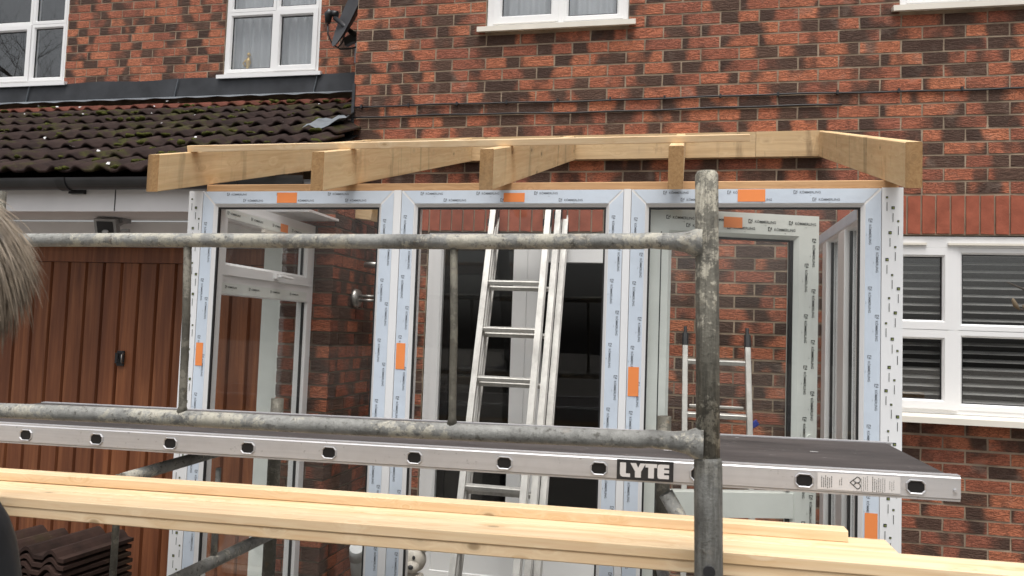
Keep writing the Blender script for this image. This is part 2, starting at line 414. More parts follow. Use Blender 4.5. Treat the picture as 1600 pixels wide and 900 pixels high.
def print_strip(mb, O, U, V, length, h, pitch, start=0.):
    """rows of logo + word along U"""
    O, U, V = map(Vector, (O, U, V)); x = start
    while x+h*10 < length:
        put_logo(mb, O+U*x, U, V, h*1.5); put_word(mb, KOM, O+U*(x+h*2.4)+V*(h*.2), U, V, h, .95)
        put_word(mb, TICK, O+U*(x+h*6)-V*(h*.9), U, V, h*.4)
        x += pitch
TICK = word('~ 76')

# ---------------------------------------------------------------- ground
g = MB(); g.quad((-60, -60, GZ), (60, -60, GZ), (60, 60, GZ), (-60, 60, GZ)); tag(g.build('ground', 'ground'), kind='structure')

# ---------------------------------------------------------------- brickwork
UNIT = {}
def unit_bricks(mat):
    if mat in UNIT: return UNIT[mat]
    out = []
    for k in range(8):
        m = MB(); m.box(-.5, .5, -.5, .5, -.5, .5)
        for v in m.v:
            v.x += random.uniform(-.008, .008); v.z += random.uniform(-.02, .02); v.y += random.uniform(-.018, .018)
        me = bpy.data.meshes.new('brick'); me.from_pydata([tuple(v) for v in m.v], [], m.f); me.materials.append(MAT[mat]); out.append(me)
    UNIT[mat] = out; return out
def wall_sheet(axis, c, a0, a1, z0, z1, holes, reveal=.09, sgn=1):
    """mortar sheet at coordinate c with rectangular holes and reveals"""
    mb = MB()
    xs = sorted({a0, a1, *[min(max(h[i], a0), a1) for h in holes for i in (0, 1)]}); zs = sorted({z0, z1, *[min(max(h[i], z0), z1) for h in holes for i in (2, 3)]})
    def P(a, b, z): return (a, b, z) if axis == 'X' else (b, a, z)
    for i in range(len(xs)-1):
        for j in range(len(zs)-1):
            mx, mz = (xs[i]+xs[i+1])/2, (zs[j]+zs[j+1])/2
            if any(h[0] < mx < h[1] and h[2] < mz < h[3] for h in holes): continue
            mb.quad(P(xs[i], c, zs[j]), P(xs[i+1], c, zs[j]), P(xs[i+1], c, zs[j+1]), P(xs[i], c, zs[j+1]))
    for h in holes:
        p, q = c, c+reveal*sgn
        mb.quad(P(h[0], p, h[2]), P(h[0], q, h[2]), P(h[0], q, h[3]), P(h[0], p, h[3]))
        mb.quad(P(h[1], q, h[2]), P(h[1], p, h[2]), P(h[1], p, h[3]), P(h[1], q, h[3]))
        mb.quad(P(h[0], p, h[3]), P(h[0], q, h[3]), P(h[1], q, h[3]), P(h[1], p, h[3]))
        mb.quad(P(h[0], q, h[2]), P(h[0], p, h[2]), P(h[1], p, h[2]), P(h[1], q, h[2]))
    return mb
def cut(a, b, z, holes):
    """clip brick span against holes at row z"""
    spans = [(a, b)]
    for h in holes:
        if not (h[2]-.03 < z < h[3]+.03): continue
        new = []
        for s, e in spans:
            if e <= h[0] or s >= h[1]: new.append((s, e)); continue
            if s < h[0]: new.append((s, h[0]-.003))
            if e > h[1]: new.append((h[1]+.003, e))
        spans = new
    return [s for s in spans if s[1]-s[0] > .02]
def lay(axis, face, a0, a1, z0, z1, x0, zr, holes):
    """brick cells (start, end, z); perpends at x0+.225k in even rows"""
    out = []
    r0 = math.ceil((z0-zr)/.075); r1 = math.floor((z1-zr)/.075)
    for r in range(r0, r1+1):
        z = zr+r*.075; o = x0+(.1125 if r % 2 else 0)
        k0 = math.floor((a0-o)/.225); k1 = math.ceil((a1-o)/.225)
        for k in range(k0, k1):
            s, e = o+k*.225+.005, o+(k+1)*.225-.005
            s, e = max(s, a0), min(e, a1)
            if e-s < .02: continue
            out += [(p, q, z) for p, q in cut(s, e, z, holes)]
    return out
def place_bricks(cells, axis, face, mat, parent, single, depth=.05, sgn=1):
    """the first `single` cells as objects, the rest one mesh"""
    ms = unit_bricks(mat); base = wloc(parent)
    for (s, e, z) in cells[:single]:
        ob = bpy.data.objects.new('brick', random.choice(ms))
        pr = random.uniform(-.0010, .0010); c = (s+e)/2
        L = Vector((c, face+sgn*(depth/2+pr), z)) if axis == 'X' else Vector((face+sgn*(depth/2+pr), c, z))
        ob.location = L-base
        ob.scale = (e-s, depth, .0630) if axis == 'X' else (depth, e-s, .0630)
        ob.rotation_euler = (0, random.uniform(-.006, .006) if axis == 'X' else 0, 0)
        link(ob, parent)
    if cells[single:]:
        mb = MB()
        for (s, e, z) in cells[single:]:
            pr = random.uniform(-.0010, .0010); f0, f1 = sorted((face+pr, face+sgn*depth))
            if axis == 'X': mb.box(s, e, f0, f1, z-.0315, z+.0315, .0010)
            else: mb.box(f0, f1, s, e, z-.0315, z+.0315, .0010)
        mb.build('brick_courses', mat, parent, kind='stuff')

# ---------------------------------------------------------------- windows
def window(name, parent, x0, x1, z0, z1, y, bars, sill=None, room='room', back=.6, pvc='pvc'):
    """white frame with lights. bars: list of (x0,x1,z0,z1,opener)"""
    fr = MB(); frame_bars(fr, (x0, y, z0), (1, 0, 0), (0, 0, 1), (0, -1, 0), x1-x0, z1-z0, .045, .06, .008, .02)
    # mullions / transoms fill between lights
    w = fr.build('window', pvc, parent)
    n = 0
    for (a, b, c, d, op) in bars:
        m = MB()
        frame_bars(m, (a, y-(.014 if op else .004), c), (1, 0, 0), (0, 0, 1), (0, -1, 0), b-a, d-c, .042 if op else .026, .05, .01, .015)
        m.build('sash', pvc, w)
        t = (.052 if op else .036)
        k = MB(); frame_bars(k, (a+t, y+.012, c+t), (1, 0, 0), (0, 0, 1), (0, -1, 0), b-a-2*t, d-c-2*t, .005, .01); k.build('gasket', 'gasket', w)
        p = MB(); p.box(a+t+.002, b-t-.002, y+.018, y+.022, c+t+.002, d-t-.002); p.build('pane', 'wglass', w)
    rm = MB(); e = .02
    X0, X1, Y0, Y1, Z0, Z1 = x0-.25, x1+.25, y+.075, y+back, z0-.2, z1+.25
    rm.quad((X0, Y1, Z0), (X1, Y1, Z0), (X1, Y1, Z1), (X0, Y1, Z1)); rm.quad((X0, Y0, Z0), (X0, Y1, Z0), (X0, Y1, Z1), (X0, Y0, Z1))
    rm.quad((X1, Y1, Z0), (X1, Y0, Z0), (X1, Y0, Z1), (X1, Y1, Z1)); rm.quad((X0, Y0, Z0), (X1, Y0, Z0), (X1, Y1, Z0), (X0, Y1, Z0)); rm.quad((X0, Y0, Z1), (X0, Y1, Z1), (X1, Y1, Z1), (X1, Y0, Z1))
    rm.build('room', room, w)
    if sill:
        s = MB(); s.prism([(0, 0), (0, .028), (-sill[1], .020), (-sill[1], -.012), (-sill[1]+.012, -.012), (-sill[1]+.012, .0)], (x0-sill[0], y, z0-.03), (x1+sill[0], y, z0-.03), (0, 1, 0), (0, 0, 1))
        s.build('sill', pvc if len(sill) < 3 else sill[2], w)
    return w

# main house ------------------------------------------------------
house = thing('brick_house', 'variegated red and brown brick house wall with white windows behind the rafters', 'house', (0, W, GZ))
DX0, DX1, DZ1, DZ0 = -1.592, -.30, .630, -1.60
HOLES = [(DX0, DX1, DZ0, DZ1), (.96, 2.75, -.375, .630), (-1.262, -.345, 1.955, 3.0), (1.212, 2.3, 1.955, 3.0)]
SOLD = [(-1.665, -.22, .630, .862), (.88, 2.83, .630, .862)]
wall_m = wall_sheet('X', W+.0035, -2.157, 3.2, GZ, 3.3, HOLES, .11)
wall_m.quad((-2.157, W+.0035, GZ), (-2.157, W+.0035, 3.3), (-2.157, WL+.02, 3.3), (-2.157, WL+.02, GZ))
wall = wall_m.build('wall', 'mortar', house)
cells = lay('X', W, -2.157, 3.2, GZ+.05, 3.28, 1.3322, 1.7998, HOLES+SOLD)
def vis_score(c):
    x = (c[0]+c[1])/2; z = c[2]
    d = Vector((x, W, z)); dp = d.dot(cf_); px = 800+1200*d.dot(cr_)/dp; py = 450-1200*d.dot(cu_)/dp
    if not (-5 < px < 1590 and -5 < py < 895): return -1
    if 300 < px < 1410 and py > 300: return .1+px*1e-5      # largely hidden behind the porch frame
    if c[1]-c[0] < .1: return .2
    return px
cells.sort(key=vis_score, reverse=True)
place_bricks(cells, 'X', W, 'brick', wall, 300)
def soldiers(parent, x0, x1, z0, z1, y):
    base = wloc(parent); x = x0
    while x+.06 < x1:
        ob = bpy.data.objects.new('soldier_brick', random.choice(unit_bricks('soldier')))
        ob.location = Vector((x+.0375, y+.02+random.uniform(-.0015, .0015), (z0+z1)/2))-base; ob.scale = (.0655, .05, z1-z0-.012)
        link(ob, parent); x += .075
soldiers(wall, -1.665, -.22, .632, .860, W); soldiers(wall, .88, 2.83, .632, .860, W)
# cables clipped on the wall
def cable(x0, x1, z, name):
    pts = []; n = 40
    for i in range(n+1):
        x = x0+(x1-x0)*i/n; pts.append((x, W-.008, z+.004*math.sin(x*3.1)+.002*math.sin(x*11)))
    return MB().tube(pts, .0055, 6).build(name, 'black', house)
c1 = cable(-2.15, 3.1, 1.459, 'cable'); c2 = cable(-2.15, .90, 1.389, 'cable')
for x in [-2.1+.33*i for i in range(13)]:
    MB().box(x, x+.012, W-.017, W, 1.452, 1.474).build('cable_clip', 'black', c1)
# right ground floor window
w = window('window', house,   .965, 2.745, -.37, .625, W+.025, [(1.0, 1.50, .099, .562, True), (1.0, 1.50, -.345, .096, True), (1.515, 2.72, .099, .562, False), (1.515, 2.72, -.345, .096, False)], (.05, .16, 'pvc_cream'), 'room', .8)
MB().box(.98, 2.73, W+.012, W+.06, .563, .6235).build('head_rail', 'pvc', w)
MB().box(1.475, 1.525, W+.014, W+.06, -.35, .562).build('mullion', 'pvc', w)
MB().box(1.0, 2.72, W+.032, W+.062, .075, .118).build('transom', 'pvc', w)
for a, b in ((1.0, 1.36), (1.47, 2.2)): MB().box(a, b, W-.004, W+.0115, .574, .586).build('trickle_vent', 'pvc_cream', w)
u1 = window('window', house, -1.258, -.349, 1.96, 2.95, W+.02, [(-1.215, -.79, 1.985, 2.9, True), (-.765, -.385, 1.985, 2.9, False)], (.05, .07, 'pvc_cream'), 'room_g', .7)
MB().box(-.80, -.755, W+.010, W+.06, 1.97, 2.93).build('mullion', 'pvc', u1)
u2 = window('window', house, 1.216, 2.29, 1.96, 2.95, W+.02, [(1.25, 1.75, 1.985, 2.9, False), (1.78, 2.26, 1.985, 2.9, True)], (.05, .07, 'pvc_cream'), 'room_g', .7)
def curtain(parent, x0, x1, z0, z1, y, mat='net', folds=14, amp=.014):
    m = MB(); n = 90; vs = []
    for i in range(n+1):
        t = i/n; x = x0+(x1-x0)*t; d = amp*math.sin(t*folds*6.283+.6*math.sin(t*9))
        vs += [(x, y+d, z0), (x, y+d, z1)]
    m.add(vs, [(2*i, 2*i+2, 2*i+3, 2*i+1) for i in range(n)], True); return m.build('curtain', mat, parent)
curtain(u1, -1.25, -.36, 1.9, 3.0, W+.115, 'net', 12); curtain(u2, 1.2, 2.3, 1.9, 3.0, W+.115, 'net', 14)
# french door -----------------------------------------------------
dy = W+.012
fd = MB(); frame_bars(fd, (DX0+.004, dy, DZ0), (1, 0, 0), (0, 0, 1), (0, -1, 0), DX1-DX0-.008, DZ1-DZ0-.006, .05, .07, .008, .015)
door = fd.build('french_door', 'pvc', house)
lf = MB(); frame_bars(lf, (-1.545, dy-.012, -1.555), (1, 0, 0), (0, 0, 1), (0, -1, 0), .62, 2.145, .045, .05, .012, .015)
lf.box(-1.49, -.98, dy-.006, dy+.03, -1.51, -1.36); leaf1 = lf.build('door_leaf', 'pvc', door)
MB().box(-1.49, -.98, dy+.008, dy+.012, -1.36, .53).build('pane', 'glass', leaf1)
st = MB(); st.box(-.925, -.835, dy-.02, dy+.05, -1.555, .585); st.box(-1.02, -.932, dy-.022, dy+.04, -1.555, .5895); st.build('meeting_stile', 'pvc', door)
lf2 = MB(); lf2.box(-.83, -.345, dy-.01, dy+.05, .445, .588); lf2.box(-.83, -.345, dy-.012, dy+.05, -1.55, -1.36); lf2.box(-.385, -.345, dy-.011, dy+.05, -1.36, .445); lf2.build('door_leaf', 'pvc', door)
MB().box(DX0-.02, DX1+.02, W-.10, W+.09, -1.63, -1.604).build('threshold', 'pvc_cream', door)
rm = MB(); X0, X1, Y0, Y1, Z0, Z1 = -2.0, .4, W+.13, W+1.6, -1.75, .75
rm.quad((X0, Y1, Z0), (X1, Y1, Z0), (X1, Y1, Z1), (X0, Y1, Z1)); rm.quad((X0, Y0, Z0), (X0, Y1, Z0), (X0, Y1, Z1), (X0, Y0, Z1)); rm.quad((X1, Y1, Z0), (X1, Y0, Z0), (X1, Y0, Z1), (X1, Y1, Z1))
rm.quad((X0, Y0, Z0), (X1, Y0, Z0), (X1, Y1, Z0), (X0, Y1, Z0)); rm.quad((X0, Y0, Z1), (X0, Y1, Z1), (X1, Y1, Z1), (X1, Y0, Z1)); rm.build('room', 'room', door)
# venetian blinds
def blind(x0, x1, z0, z1, y, label):
    b = thing('venetian_blind', label, 'blind', ((x0+x1)/2, y, z1), 'venetian blinds in the ground floor window')
    MB().box(x0, x1, y-.015, y+.015, z1, z1+.025).build('head_rail', 'blind', b)
    z = z0
    sl = MB(); sl.prism([(-.021, -.010), (.021, .006), (.021, .0085), (-.021, -.0075)], (x0+.005, y, z1), (x1-.005, y, z1), (0, 1, 0), (0, 0, 1))
    first = sl.build('slat', 'blind', b)
    z = z1-.046
    while z > z0:
        o = first.copy(); o.location = (0, 0, z-z1); col.objects.link(o); o.parent = b; z -= .046
    return b
blind(1.0, 1.50, -.33, .52, W+.115, 'half open venetian blind behind the narrow left light of the ground floor window')
blind(1.53, 2.70, -.33, .53, W+.115, 'half open venetian blind behind the wide right light of the ground floor window')

# set-back wing ---------------------------------------------------
wing = thing('house_wing', 'set back upper brick wall with two white windows above the tiled garage roof', 'house', (-4, WL, GZ))
H2 = [(-7.0, -5.555, 2.145, 3.25), (-3.93, -3.03, 2.145, 3.25)]
wsh = wall_sheet('X', WL+.0035, -8.5, -2.0, 1.2, 3.6, H2, .1); wwall = wsh.build('wall', 'mortar', wing)
cw = lay('X', WL, -8.5, -2.1, 1.98, 3.55, -5.32, 2.674, H2)
def vs2(c):
    d = Vector(((c[0]+c[1])/2, WL, c[2])); dp = d.dot(cf_); px = 800+1200*d.dot(cr_)/dp; py = 450-1200*d.dot(cu_)/dp
    return px if (-10 < px < 575 and -8 < py < 150) else -1
vis2 = [c for c in cw if vs2(c) > 0]; rest2 = [c for c in cw if vs2(c) <= 0]
place_bricks(vis2+rest2, 'X', WL, 'brick_w', wwall, min(len(vis2), 295))
def wwin(x0, x1, mx, op):
    bars = []
    zt = 2.70
    for (a, b, o) in ((x0+.02, mx-.0015, op[0]), (mx+.0015, x1-.02, op[1])):
        bars += [(a, b, 2.165, zt, o), (a, b, zt+.003, 3.2, False)]
    return window('window', wing, x0, x1, 2.147, 3.245, WL+.012, bars, (.045, .05), 'room' if x0 < -5 else 'room_g', .7)
wa = wwin(-6.60, -5.56, -5.95, (True, False)); MB().box(-7.0, -6.6, WL+.012, WL+.07, 2.147, 3.245).build('side_light', 'pvc', wa)
wb = wwin(-3.925, -3.035, -3.455, (False, True)); curtain(wb, -3.95, -3.0, 2.0, 3.3, WL+.11, 'net', 11)
fg = MB()
gx, gy, gz = -3.74, WL+.075, 2.18
fg.tube([(gx, gy, gz), (gx, gy, gz+.02), (gx, gy, gz+.05), (gx+.005, gy, gz+.10), (gx+.005, gy, gz+.14)], [.035, .035, .012, .026, .014], 10)
fg.blob((gx+.006, gy, gz+.165), (.017, .017, .022), 8, 6); fg.tube([(gx-.02, gy, gz+.12), (gx-.045, gy, gz+.09), (gx-.02, gy, gz+.06)], .008, 6)
fo = fg.build('figurine', 'gold'); tag(fo, 'small gilt figurine standing on the sill inside the upper window', 'figurine')

# satellite dish
sd_t = thing('satellite_dish', 'dark grey satellite dish on the set back wall beside the brick corner', 'satellite dish', (-2.62, WL-.02, 2.45))
dm = MB(); cen = Vector((-2.50, 5.46, 2.47)); nrm = Vector((-.72, -.62, .30)).normalized(); e1 = nrm.orthogonal().normalized(); e2 = nrm.cross(e1)
vs = []; fs = []; nr, na = 6, 28
for i in range(nr+1):
    for k in range(na):
        r_ = .34*i/nr; a = 2*math.pi*k/na; vs.append(cen+(e1*math.cos(a)+e2*math.sin(a))*r_+nrm*(.06*(i/nr)**2))
fs = [(i*na+k, i*na+(k+1) % na, (i+1)*na+(k+1) % na, (i+1)*na+k) for i in range(nr) for k in range(na)]
vb = [v-nrm*.006 for v in vs]; dm.add(vs, fs, True); dm.add(vb, [f[::-1] for f in fs], True); dm.build('reflector', 'dish', sd_t)
lnb = Vector((-2.80, 5.62, 2.495)); base_arm = Vector((-2.55, 5.56, 2.30))
ar = MB(); ar.tube([base_arm, lnb+Vector((.03, 0, -.01))], .02, 10); ar.build('feed_arm', 'black', sd_t)
ln = MB(); ln.tube([lnb+Vector((-.03, 0, -.05)), lnb+Vector((-.03, 0, .02)), lnb+Vector((.0, 0, .045))], [.022, .034, .036], 12); ln.tube([lnb+Vector((-.0, 0, .03)), lnb+Vector((.05, 0, .02))], .026, 12)
ln.build('receiver', 'black', sd_t)
cb = MB(); cb.tube([lnb+Vector((-.03, 0, -.05)), lnb+Vector((-.025, 0, -.14)), lnb+Vector((.01, .02, -.22)), lnb+Vector((.07, .05, -.25)), lnb+Vector((.15, .08, -.235)), lnb+Vector((.25, .1, -.20))], .007, 6)
cb.tube([lnb+Vector((.05, .03, -.25)), lnb+Vector((.09, .03, -.2)), lnb+Vector((.11, .03, -.12))], .006, 6); cb.build('cable', 'black', sd_t)
bk = MB(); bk.tube([(-2.55, 5.55, 2.28), (-2.55, WL, 2.28)], .024, 10); bk.box(-2.70, -2.5, WL-.01, WL, 2.2, 2.4); bk.beam((-2.66, 5.60, 2.27), (-2.54, 5.58, 2.31), .04, .07); bk.build('bracket', 'lead_l', sd_t)

# ---------------------------------------------------------------- garage
gar = thing('garage', 'attached garage with mossy tiled lean-to roof and brown wooden door', 'garage', (-3.5, YG, GZ))
pw = MB(); pw.quad((-2.235, YG+.007, GZ), (XG-.007, YG+.007, GZ), (XG-.007, YG+.007, .83), (-2.235, YG+.007, .83))
pw.quad((XG-.007, YG+.007, GZ), (XG-.007, W, GZ), (XG-.007, W, .83), (XG-.007, YG+.007, .83)); pw.quad((-2.235, YG+.007, GZ), (-2.235, YG+.007, .95), (-2.235, YG+.2, .95), (-2.235, YG+.2, GZ))
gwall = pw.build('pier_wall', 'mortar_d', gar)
pc = lay('X', YG, -2.235, XG, GZ+.05, .82, XG, 0, [])
rc = []
for (s, e, z) in lay('Y', XG, YG, W, GZ+.05, .82, YG, 0, []): rc.append((s, e, z))
pc.sort(key=lambda c: -c[2]); rc.sort(key=lambda c: -c[2])
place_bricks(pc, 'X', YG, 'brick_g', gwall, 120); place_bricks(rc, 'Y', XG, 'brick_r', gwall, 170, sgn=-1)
# garage jamb, door
MB().box(-2.36, -2.24, YG+.02, YG+.12, GZ, .44).build('door_jamb', 'film_g', gar)
gd = MB(); gd.box(-6.6, -2.362, YG+.135, YG+.16, GZ, .44); gdo = gd.build('garage_door', 'door', gar)
MB().box(-6.6, -2.362, YG+.10, YG+.134, .345, .44).build('top_rail', 'door', gdo)
MB().box(-6.6, -2.362, YG+.10, YG+.134, GZ+.02, GZ+.12).build('bottom_rail', 'door', gdo)
pl = MB(); pl.prism([(-.061, .0), (-.052, -.022), (.052, -.022), (.061, 0)], (0, 0, GZ+.12), (0, 0, .343), (1, 0, 0), (0, 1, 0))
x = -2.43; first = None
while x > -6.5:
    if first is None:
        m2 = MB(); m2.v = [v+Vector((x, YG+.134, 0)) for v in pl.v]; m2.f = pl.f; m2.sm = pl.sm; first = m2.build('plank', 'door', gdo); fx = x
    else:
        o = first.copy(); o.location = (x-fx, 0, 0); col.objects.link(o); o.parent = gdo
    x -= .127
hd = MB(); hx, hz_ = -3.345, -.245
hd.beam((hx, YG+.104, hz_-.046), (hx, YG+.104, hz_+.046), .050, .018, (0, 1, 0), .006); hd.tube([(hx, YG+.10, hz_+.012), (hx, YG+.080, hz_+.012)], .015, 14); hd.beam((hx-.004, YG+.074, hz_-.03), (hx-.004, YG+.074, hz_+.034), .020, .014, (0, 1, 0), .004)
ho = hd.build('handle', 'black', gdo); MB().tube([(hx+.022, YG+.10, hz_-.03), (hx+.03, YG+.075, hz_-.02), (hx+.03, YG+.075, hz_+.02), (hx+.022, YG+.10, hz_+.03)], .005, 6).build('handle_ring', 'steel', ho)
# lintel board, soffit, fascia, gutter
MB().box(-6.6, -2.20, YG+.0, YG+.15, .442, .585).build('lintel_board', 'soffit', gar)
FY = 3.63
MB().box(-6.6, XG+.02, FY+.02, YG-.002, .592, .604).build('soffit', 'soffit', gar)
MB().box(-6.6, XG+.03, FY, FY+.018, .585, .735).build('fascia', 'soffit', gar)
MB().box(-3.045, -3.04, FY-.003, FY-.0005, .587, .735).build('fascia_joint', 'gutter', gar)
gt = MB(); ga = []
for i in range(13):
    a = math.pi+math.pi*i/12; ga.append((.055*math.cos(a), .055*math.sin(a)*1.05))
for i in range(13):
    a = 2*math.pi-math.pi*i/12; ga.append((.050*math.cos(a), .050*math.sin(a)*1.05))
gt.prism(ga, (-6.6, FY-.062, .752), (XG+.05, FY-.062, .752), (0, 1, 0), (0, 0, 1)); gut = gt.build('gutter', 'gutter', gar)
for bx_ in (-5.4, -3.33, -2.3):
    b = MB(); b.prism([(p*1.12, q*1.12) for p, q in ga], (bx_, FY-.062, .752), (bx_+.06, FY-.062, .752), (0, 1, 0), (0, 0, 1)); b.box(bx_+.01, bx_+.10, FY-.03, FY-.001, .68, .74); b.build('gutter_bracket', 'black', gut)
# roof
TH = R(26.0); SD = Vector((0, math.cos(TH), math.sin(TH))); SN = Vector((0, -math.sin(TH), math.cos(TH))); E0 = Vector((0, 3.545, .765))
rb = MB(); rb.quad((-6.7, 3.60, .735), (-2.10, 3.60, .735), (-2.10, W-.01, .735+1.10*.4877), (-6.7, W-.01, .735+1.10*.4877))
rb.quad((-6.7, W-.01, .735+1.10*.4877), (-2.157, W-.01, .735+1.10*.4877), (-2.157, WL, 1.845), (-6.7, WL, 1.845)); roof = rb.build('roof', 'gutter', gar)
NS = 20
def tile_mesh(name, mat, L=.405):
    m = MB(); top = []; bot = []
    for i in range(NS+1):
        x = -.155+.31*i/NS; ph = (x % .15)/.15
        h = .027*max(0, math.sin(math.pi*min(1, max(0, (ph-.25)/.62))))**1.15
        top.append((x, h)); bot.append((x, h-.016))
    vs = []
    for t in (0, L):
        for x, h in top: vs.append(Vector((x, 0, 0))+SD*t+SN*(h+.036*(1-t/L)))
        for x, h in bot: vs.append(Vector((x, 0, 0))+SD*t+SN*(h+.036*(1-t/L)))
    n = NS+1; fs = []
    for i in range(NS):
        fs += [(i, i+1, 2*n+i+1, 2*n+i), (n+i, 3*n+i, 3*n+i+1, n+i+1), (i, n+i, n+i+1, i+1)]
    fs += [(0, 2*n, 3*n, n), (NS, n+NS, 3*n+NS, 2*n+NS)]
    m.add(vs, fs, True)
    me = bpy.data.meshes.new(name); me.from_pydata([tuple(v) for v in m.v], [], m.f)
    me.polygons.foreach_set('use_smooth', [True]*len(m.f)); me.materials.append(MAT[mat]); return me
tm = [tile_mesh('roof_tile', 'tile'), tile_mesh('roof_tile', 'tile_r', .30)]
gauge = .312; base = wloc(roof); mossp = []
for r_ in range(8):
    off = E0+SD*(gauge*r_)
    xr = -2.095 if off.y < 4.5 else -2.157
    k = 0
    while True:
        x = xr-.155-.30*k
        if x < -6.6: break
        last = r_ == 7
        o = bpy.data.objects.new('roof_tile', tm[1] if last else tm[0])
        o.location = Vector((x, off.y, off.z))+Vector((random.uniform(-.004, .004), 0, random.uniform(-.003, .003)))-base
        o.rotation_euler = (random.uniform(-.012, .012), random.uniform(-.012, .012), random.uniform(-.008, .008))
        link(o, roof); mossp.append((x, off)); k += 1
ms = MB(); wf = MB()
for x, off in mossp:
    for q in range(random.choice((0, 1, 2, 2, 3, 4))):
        dx = random.choice((-.15, 0, .15))+random.uniform(-.03, .03); t = random.choice((random.uniform(.0, .05), random.uniform(0, .3)))
        if random.random() < .45 and q: continue
        c = Vector((x+dx, off.y, off.z))+SD*t+SN*(.036*(1-t/.4)+.002)
        s = random.uniform(.012, .04)
        for z in range(5): ms.blob(c+Vector((random.uniform(-s, s)*1.2, random.uniform(-s, s), random.uniform(-.1, .1)*s)), (s*random.uniform(.5, .9), s*random.uniform(.5, .9), s*random.uniform(.3, .5)), 7, 5, .22)
    if random.random() < .33:
        c = Vector((x+random.uniform(-.14, .14), off.y, off.z))+SD*random.uniform(0, .28)+SN*.055; s = random.uniform(.004, .011)
        a = random.uniform(0, 3.1); wf.add([c+(Vector((math.cos(a+b)*s*1.6, 0, 0))+SD*math.sin(a+b)*s+SN*random.uniform(-.004, .012)) for b in (0, 1.3, 2.6, 3.9, 5.1)], [(0, 1, 2, 3, 4)])
ms.build('moss', 'moss', roof, kind='stuff'); wf.build('lichen_flakes', 'paper', roof, kind='stuff')
# lead flashing along the set-back wall and at the corner
fl = MB(); xs = [-8.0+i*.1 for i in range(60)]
fl.add([p for x in xs for p in ((x, WL-.006, 2.125+.006*math.sin(x*7)), (x, WL-.012, 1.955+.004*math.sin(x*5)))], [(2*i, 2*i+1, 2*i+3, 2*i+2) for i in range(len(xs)-1)])
lead = fl.build('lead_flashing', 'lead', gar)
ap = MB(); ap.add([p for x in xs for p in ((x, WL-.013, 1.965), (x, WL-.25, 1.874+.006*math.sin(x*41)))], [(2*i, 2*i+1, 2*i+3, 2*i+2) for i in range(len(xs)-1)], True); ap.build('lead_apron', 'lead_l', lead)
for jx in (-5.9, -4.35, -3.02): MB().beam((jx, WL-.02, 2.12), (jx-.03, WL-.02, 1.96), .004, .012, (0, 1, 0), 0).build('lead_lap', 'lead_l', lead)
sk = MB(); n = 7; vs = []
for i in range(n):
    for j in range(6):
        t = i/(n-1); y_ = W-.30+.32*t; x_ = -2.36+.22*j/5
        z_ = .765+(y_-3.545)*.4877+.062+.014*math.sin(j*1.9+i*.5)+(.045 if j > 4 else 0)+.006*math.sin(i*2+j)
        vs.append((x_, y_, z_))
sk.add(vs, [(i*6+j, i*6+j+1, (i+1)*6+j+1, (i+1)*6+j) for i in range(n-1) for j in range(5)], True); sk.build('lead_soaker', 'lead_l', lead)
MB().box(-2.165, -2.145, W-.012, W-.002, 1.28, 1.62).build('corner_lead', 'lead', lead)

# floodlight on the garage soffit
fl_t = thing('floodlight', 'small square grey floodlight on the white garage lintel', 'light', (-3.29, 3.92, .60))
b = MB(); n0 = Vector((.22, -.90, -.34)).normalized(); c = Vector((-3.29, 3.86, .525)); s1 = n0.cross(Vector((0, 0, 1))).normalized()*-1; s2 = s1.cross(n0)*-1
def obx(mb, c, a, b_, n, w, h, d0, d1):
    vs = [c+a*p*w+b_*q*h+n*d for d in (d0, d1) for q in (-1, 1) for p in (-1, 1)]
    mb.add(vs, [(0, 2, 3, 1), (4, 5, 7, 6), (0, 1, 5, 4), (2, 6, 7, 3), (0, 4, 6, 2), (1, 3, 7, 5)])
obx(b, c, s1, s2, n0, .062, .052, -.05, 0); b.build('housing', 'gate_lamp', fl_t)
b = MB(); obx(b, c, s1, s2, n0, .046, .038, -.0, .004); b.build('lens', 'black', fl_t)
b = MB(); b.blob(c+n0*.006-s2*.02, (.024, .008, .012), 10, 6); b.build('bulb', 'lens', fl_t)
b = MB(); b.box(-3.275, -3.215, 3.91, 3.98, .566, .594); b.beam((-3.245, 3.94, .57), (-3.25, 3.88, .53), .03, .02); b.box(-3.215, -3.17, 3.90, 3.92, .51, .525); b.build('bracket', 'gate_lamp', fl_t)
# wall lantern on the return wall
wl_t = thing('wall_lantern', 'stainless steel wall lantern on the shaded brick return beside the porch', 'light', (XG, 4.33, .17))
b = MB(); b.tube([(XG, 4.33, .17), (XG+.012, 4.33, .17), (XG+.03, 4.33, .17), (XG+.034, 4.33, .17)], [.058, .058, .05, .03], 20); b.build('back_plate', 'steel', wl_t)
b = MB(); b.tube([(XG+.03, 4.33, .185), (XG+.13, 4.33, .185)], .009, 8); b.tube([(XG+.03, 4.33, .16), (XG+.13, 4.33, .16)], .009, 8); b.build('arm', 'steel', wl_t)
b = MB(); b.tube([(XG+.155, 4.33, .07), (XG+.155, 4.33, .265)], .032, 16); b.build('lamp_body', 'steel', wl_t)
b = MB(); b.tube([(XG+.13, 4.33, .36), (XG+.13, 4.33, .385)], .075, 18); b.tube([(XG+.155, 4.33, .265), (XG+.15, 4.33, .36)], .012, 8); b.build('lamp_cap', 'steel', wl_t)
b = MB(); b.beam((XG+.0, 4.32, .70), (XG+.12, 4.30, .685), .075, .10); tag(b.build('timber_offcut', 'beam_x'), 'short sawn timber block stuck on the brick return under the rafters', 'timber')
b = MB(); b.tube([(-1.83, 4.36, GZ), (-1.82, 4.34, -1.50), (-1.79, 4.25, -1.40), (-1.74, 4.12, -1.25)], .034, 12); b.tube([(-1.765, 4.18, -1.315), (-1.735, 4.11, -1.235)], .040, 12)
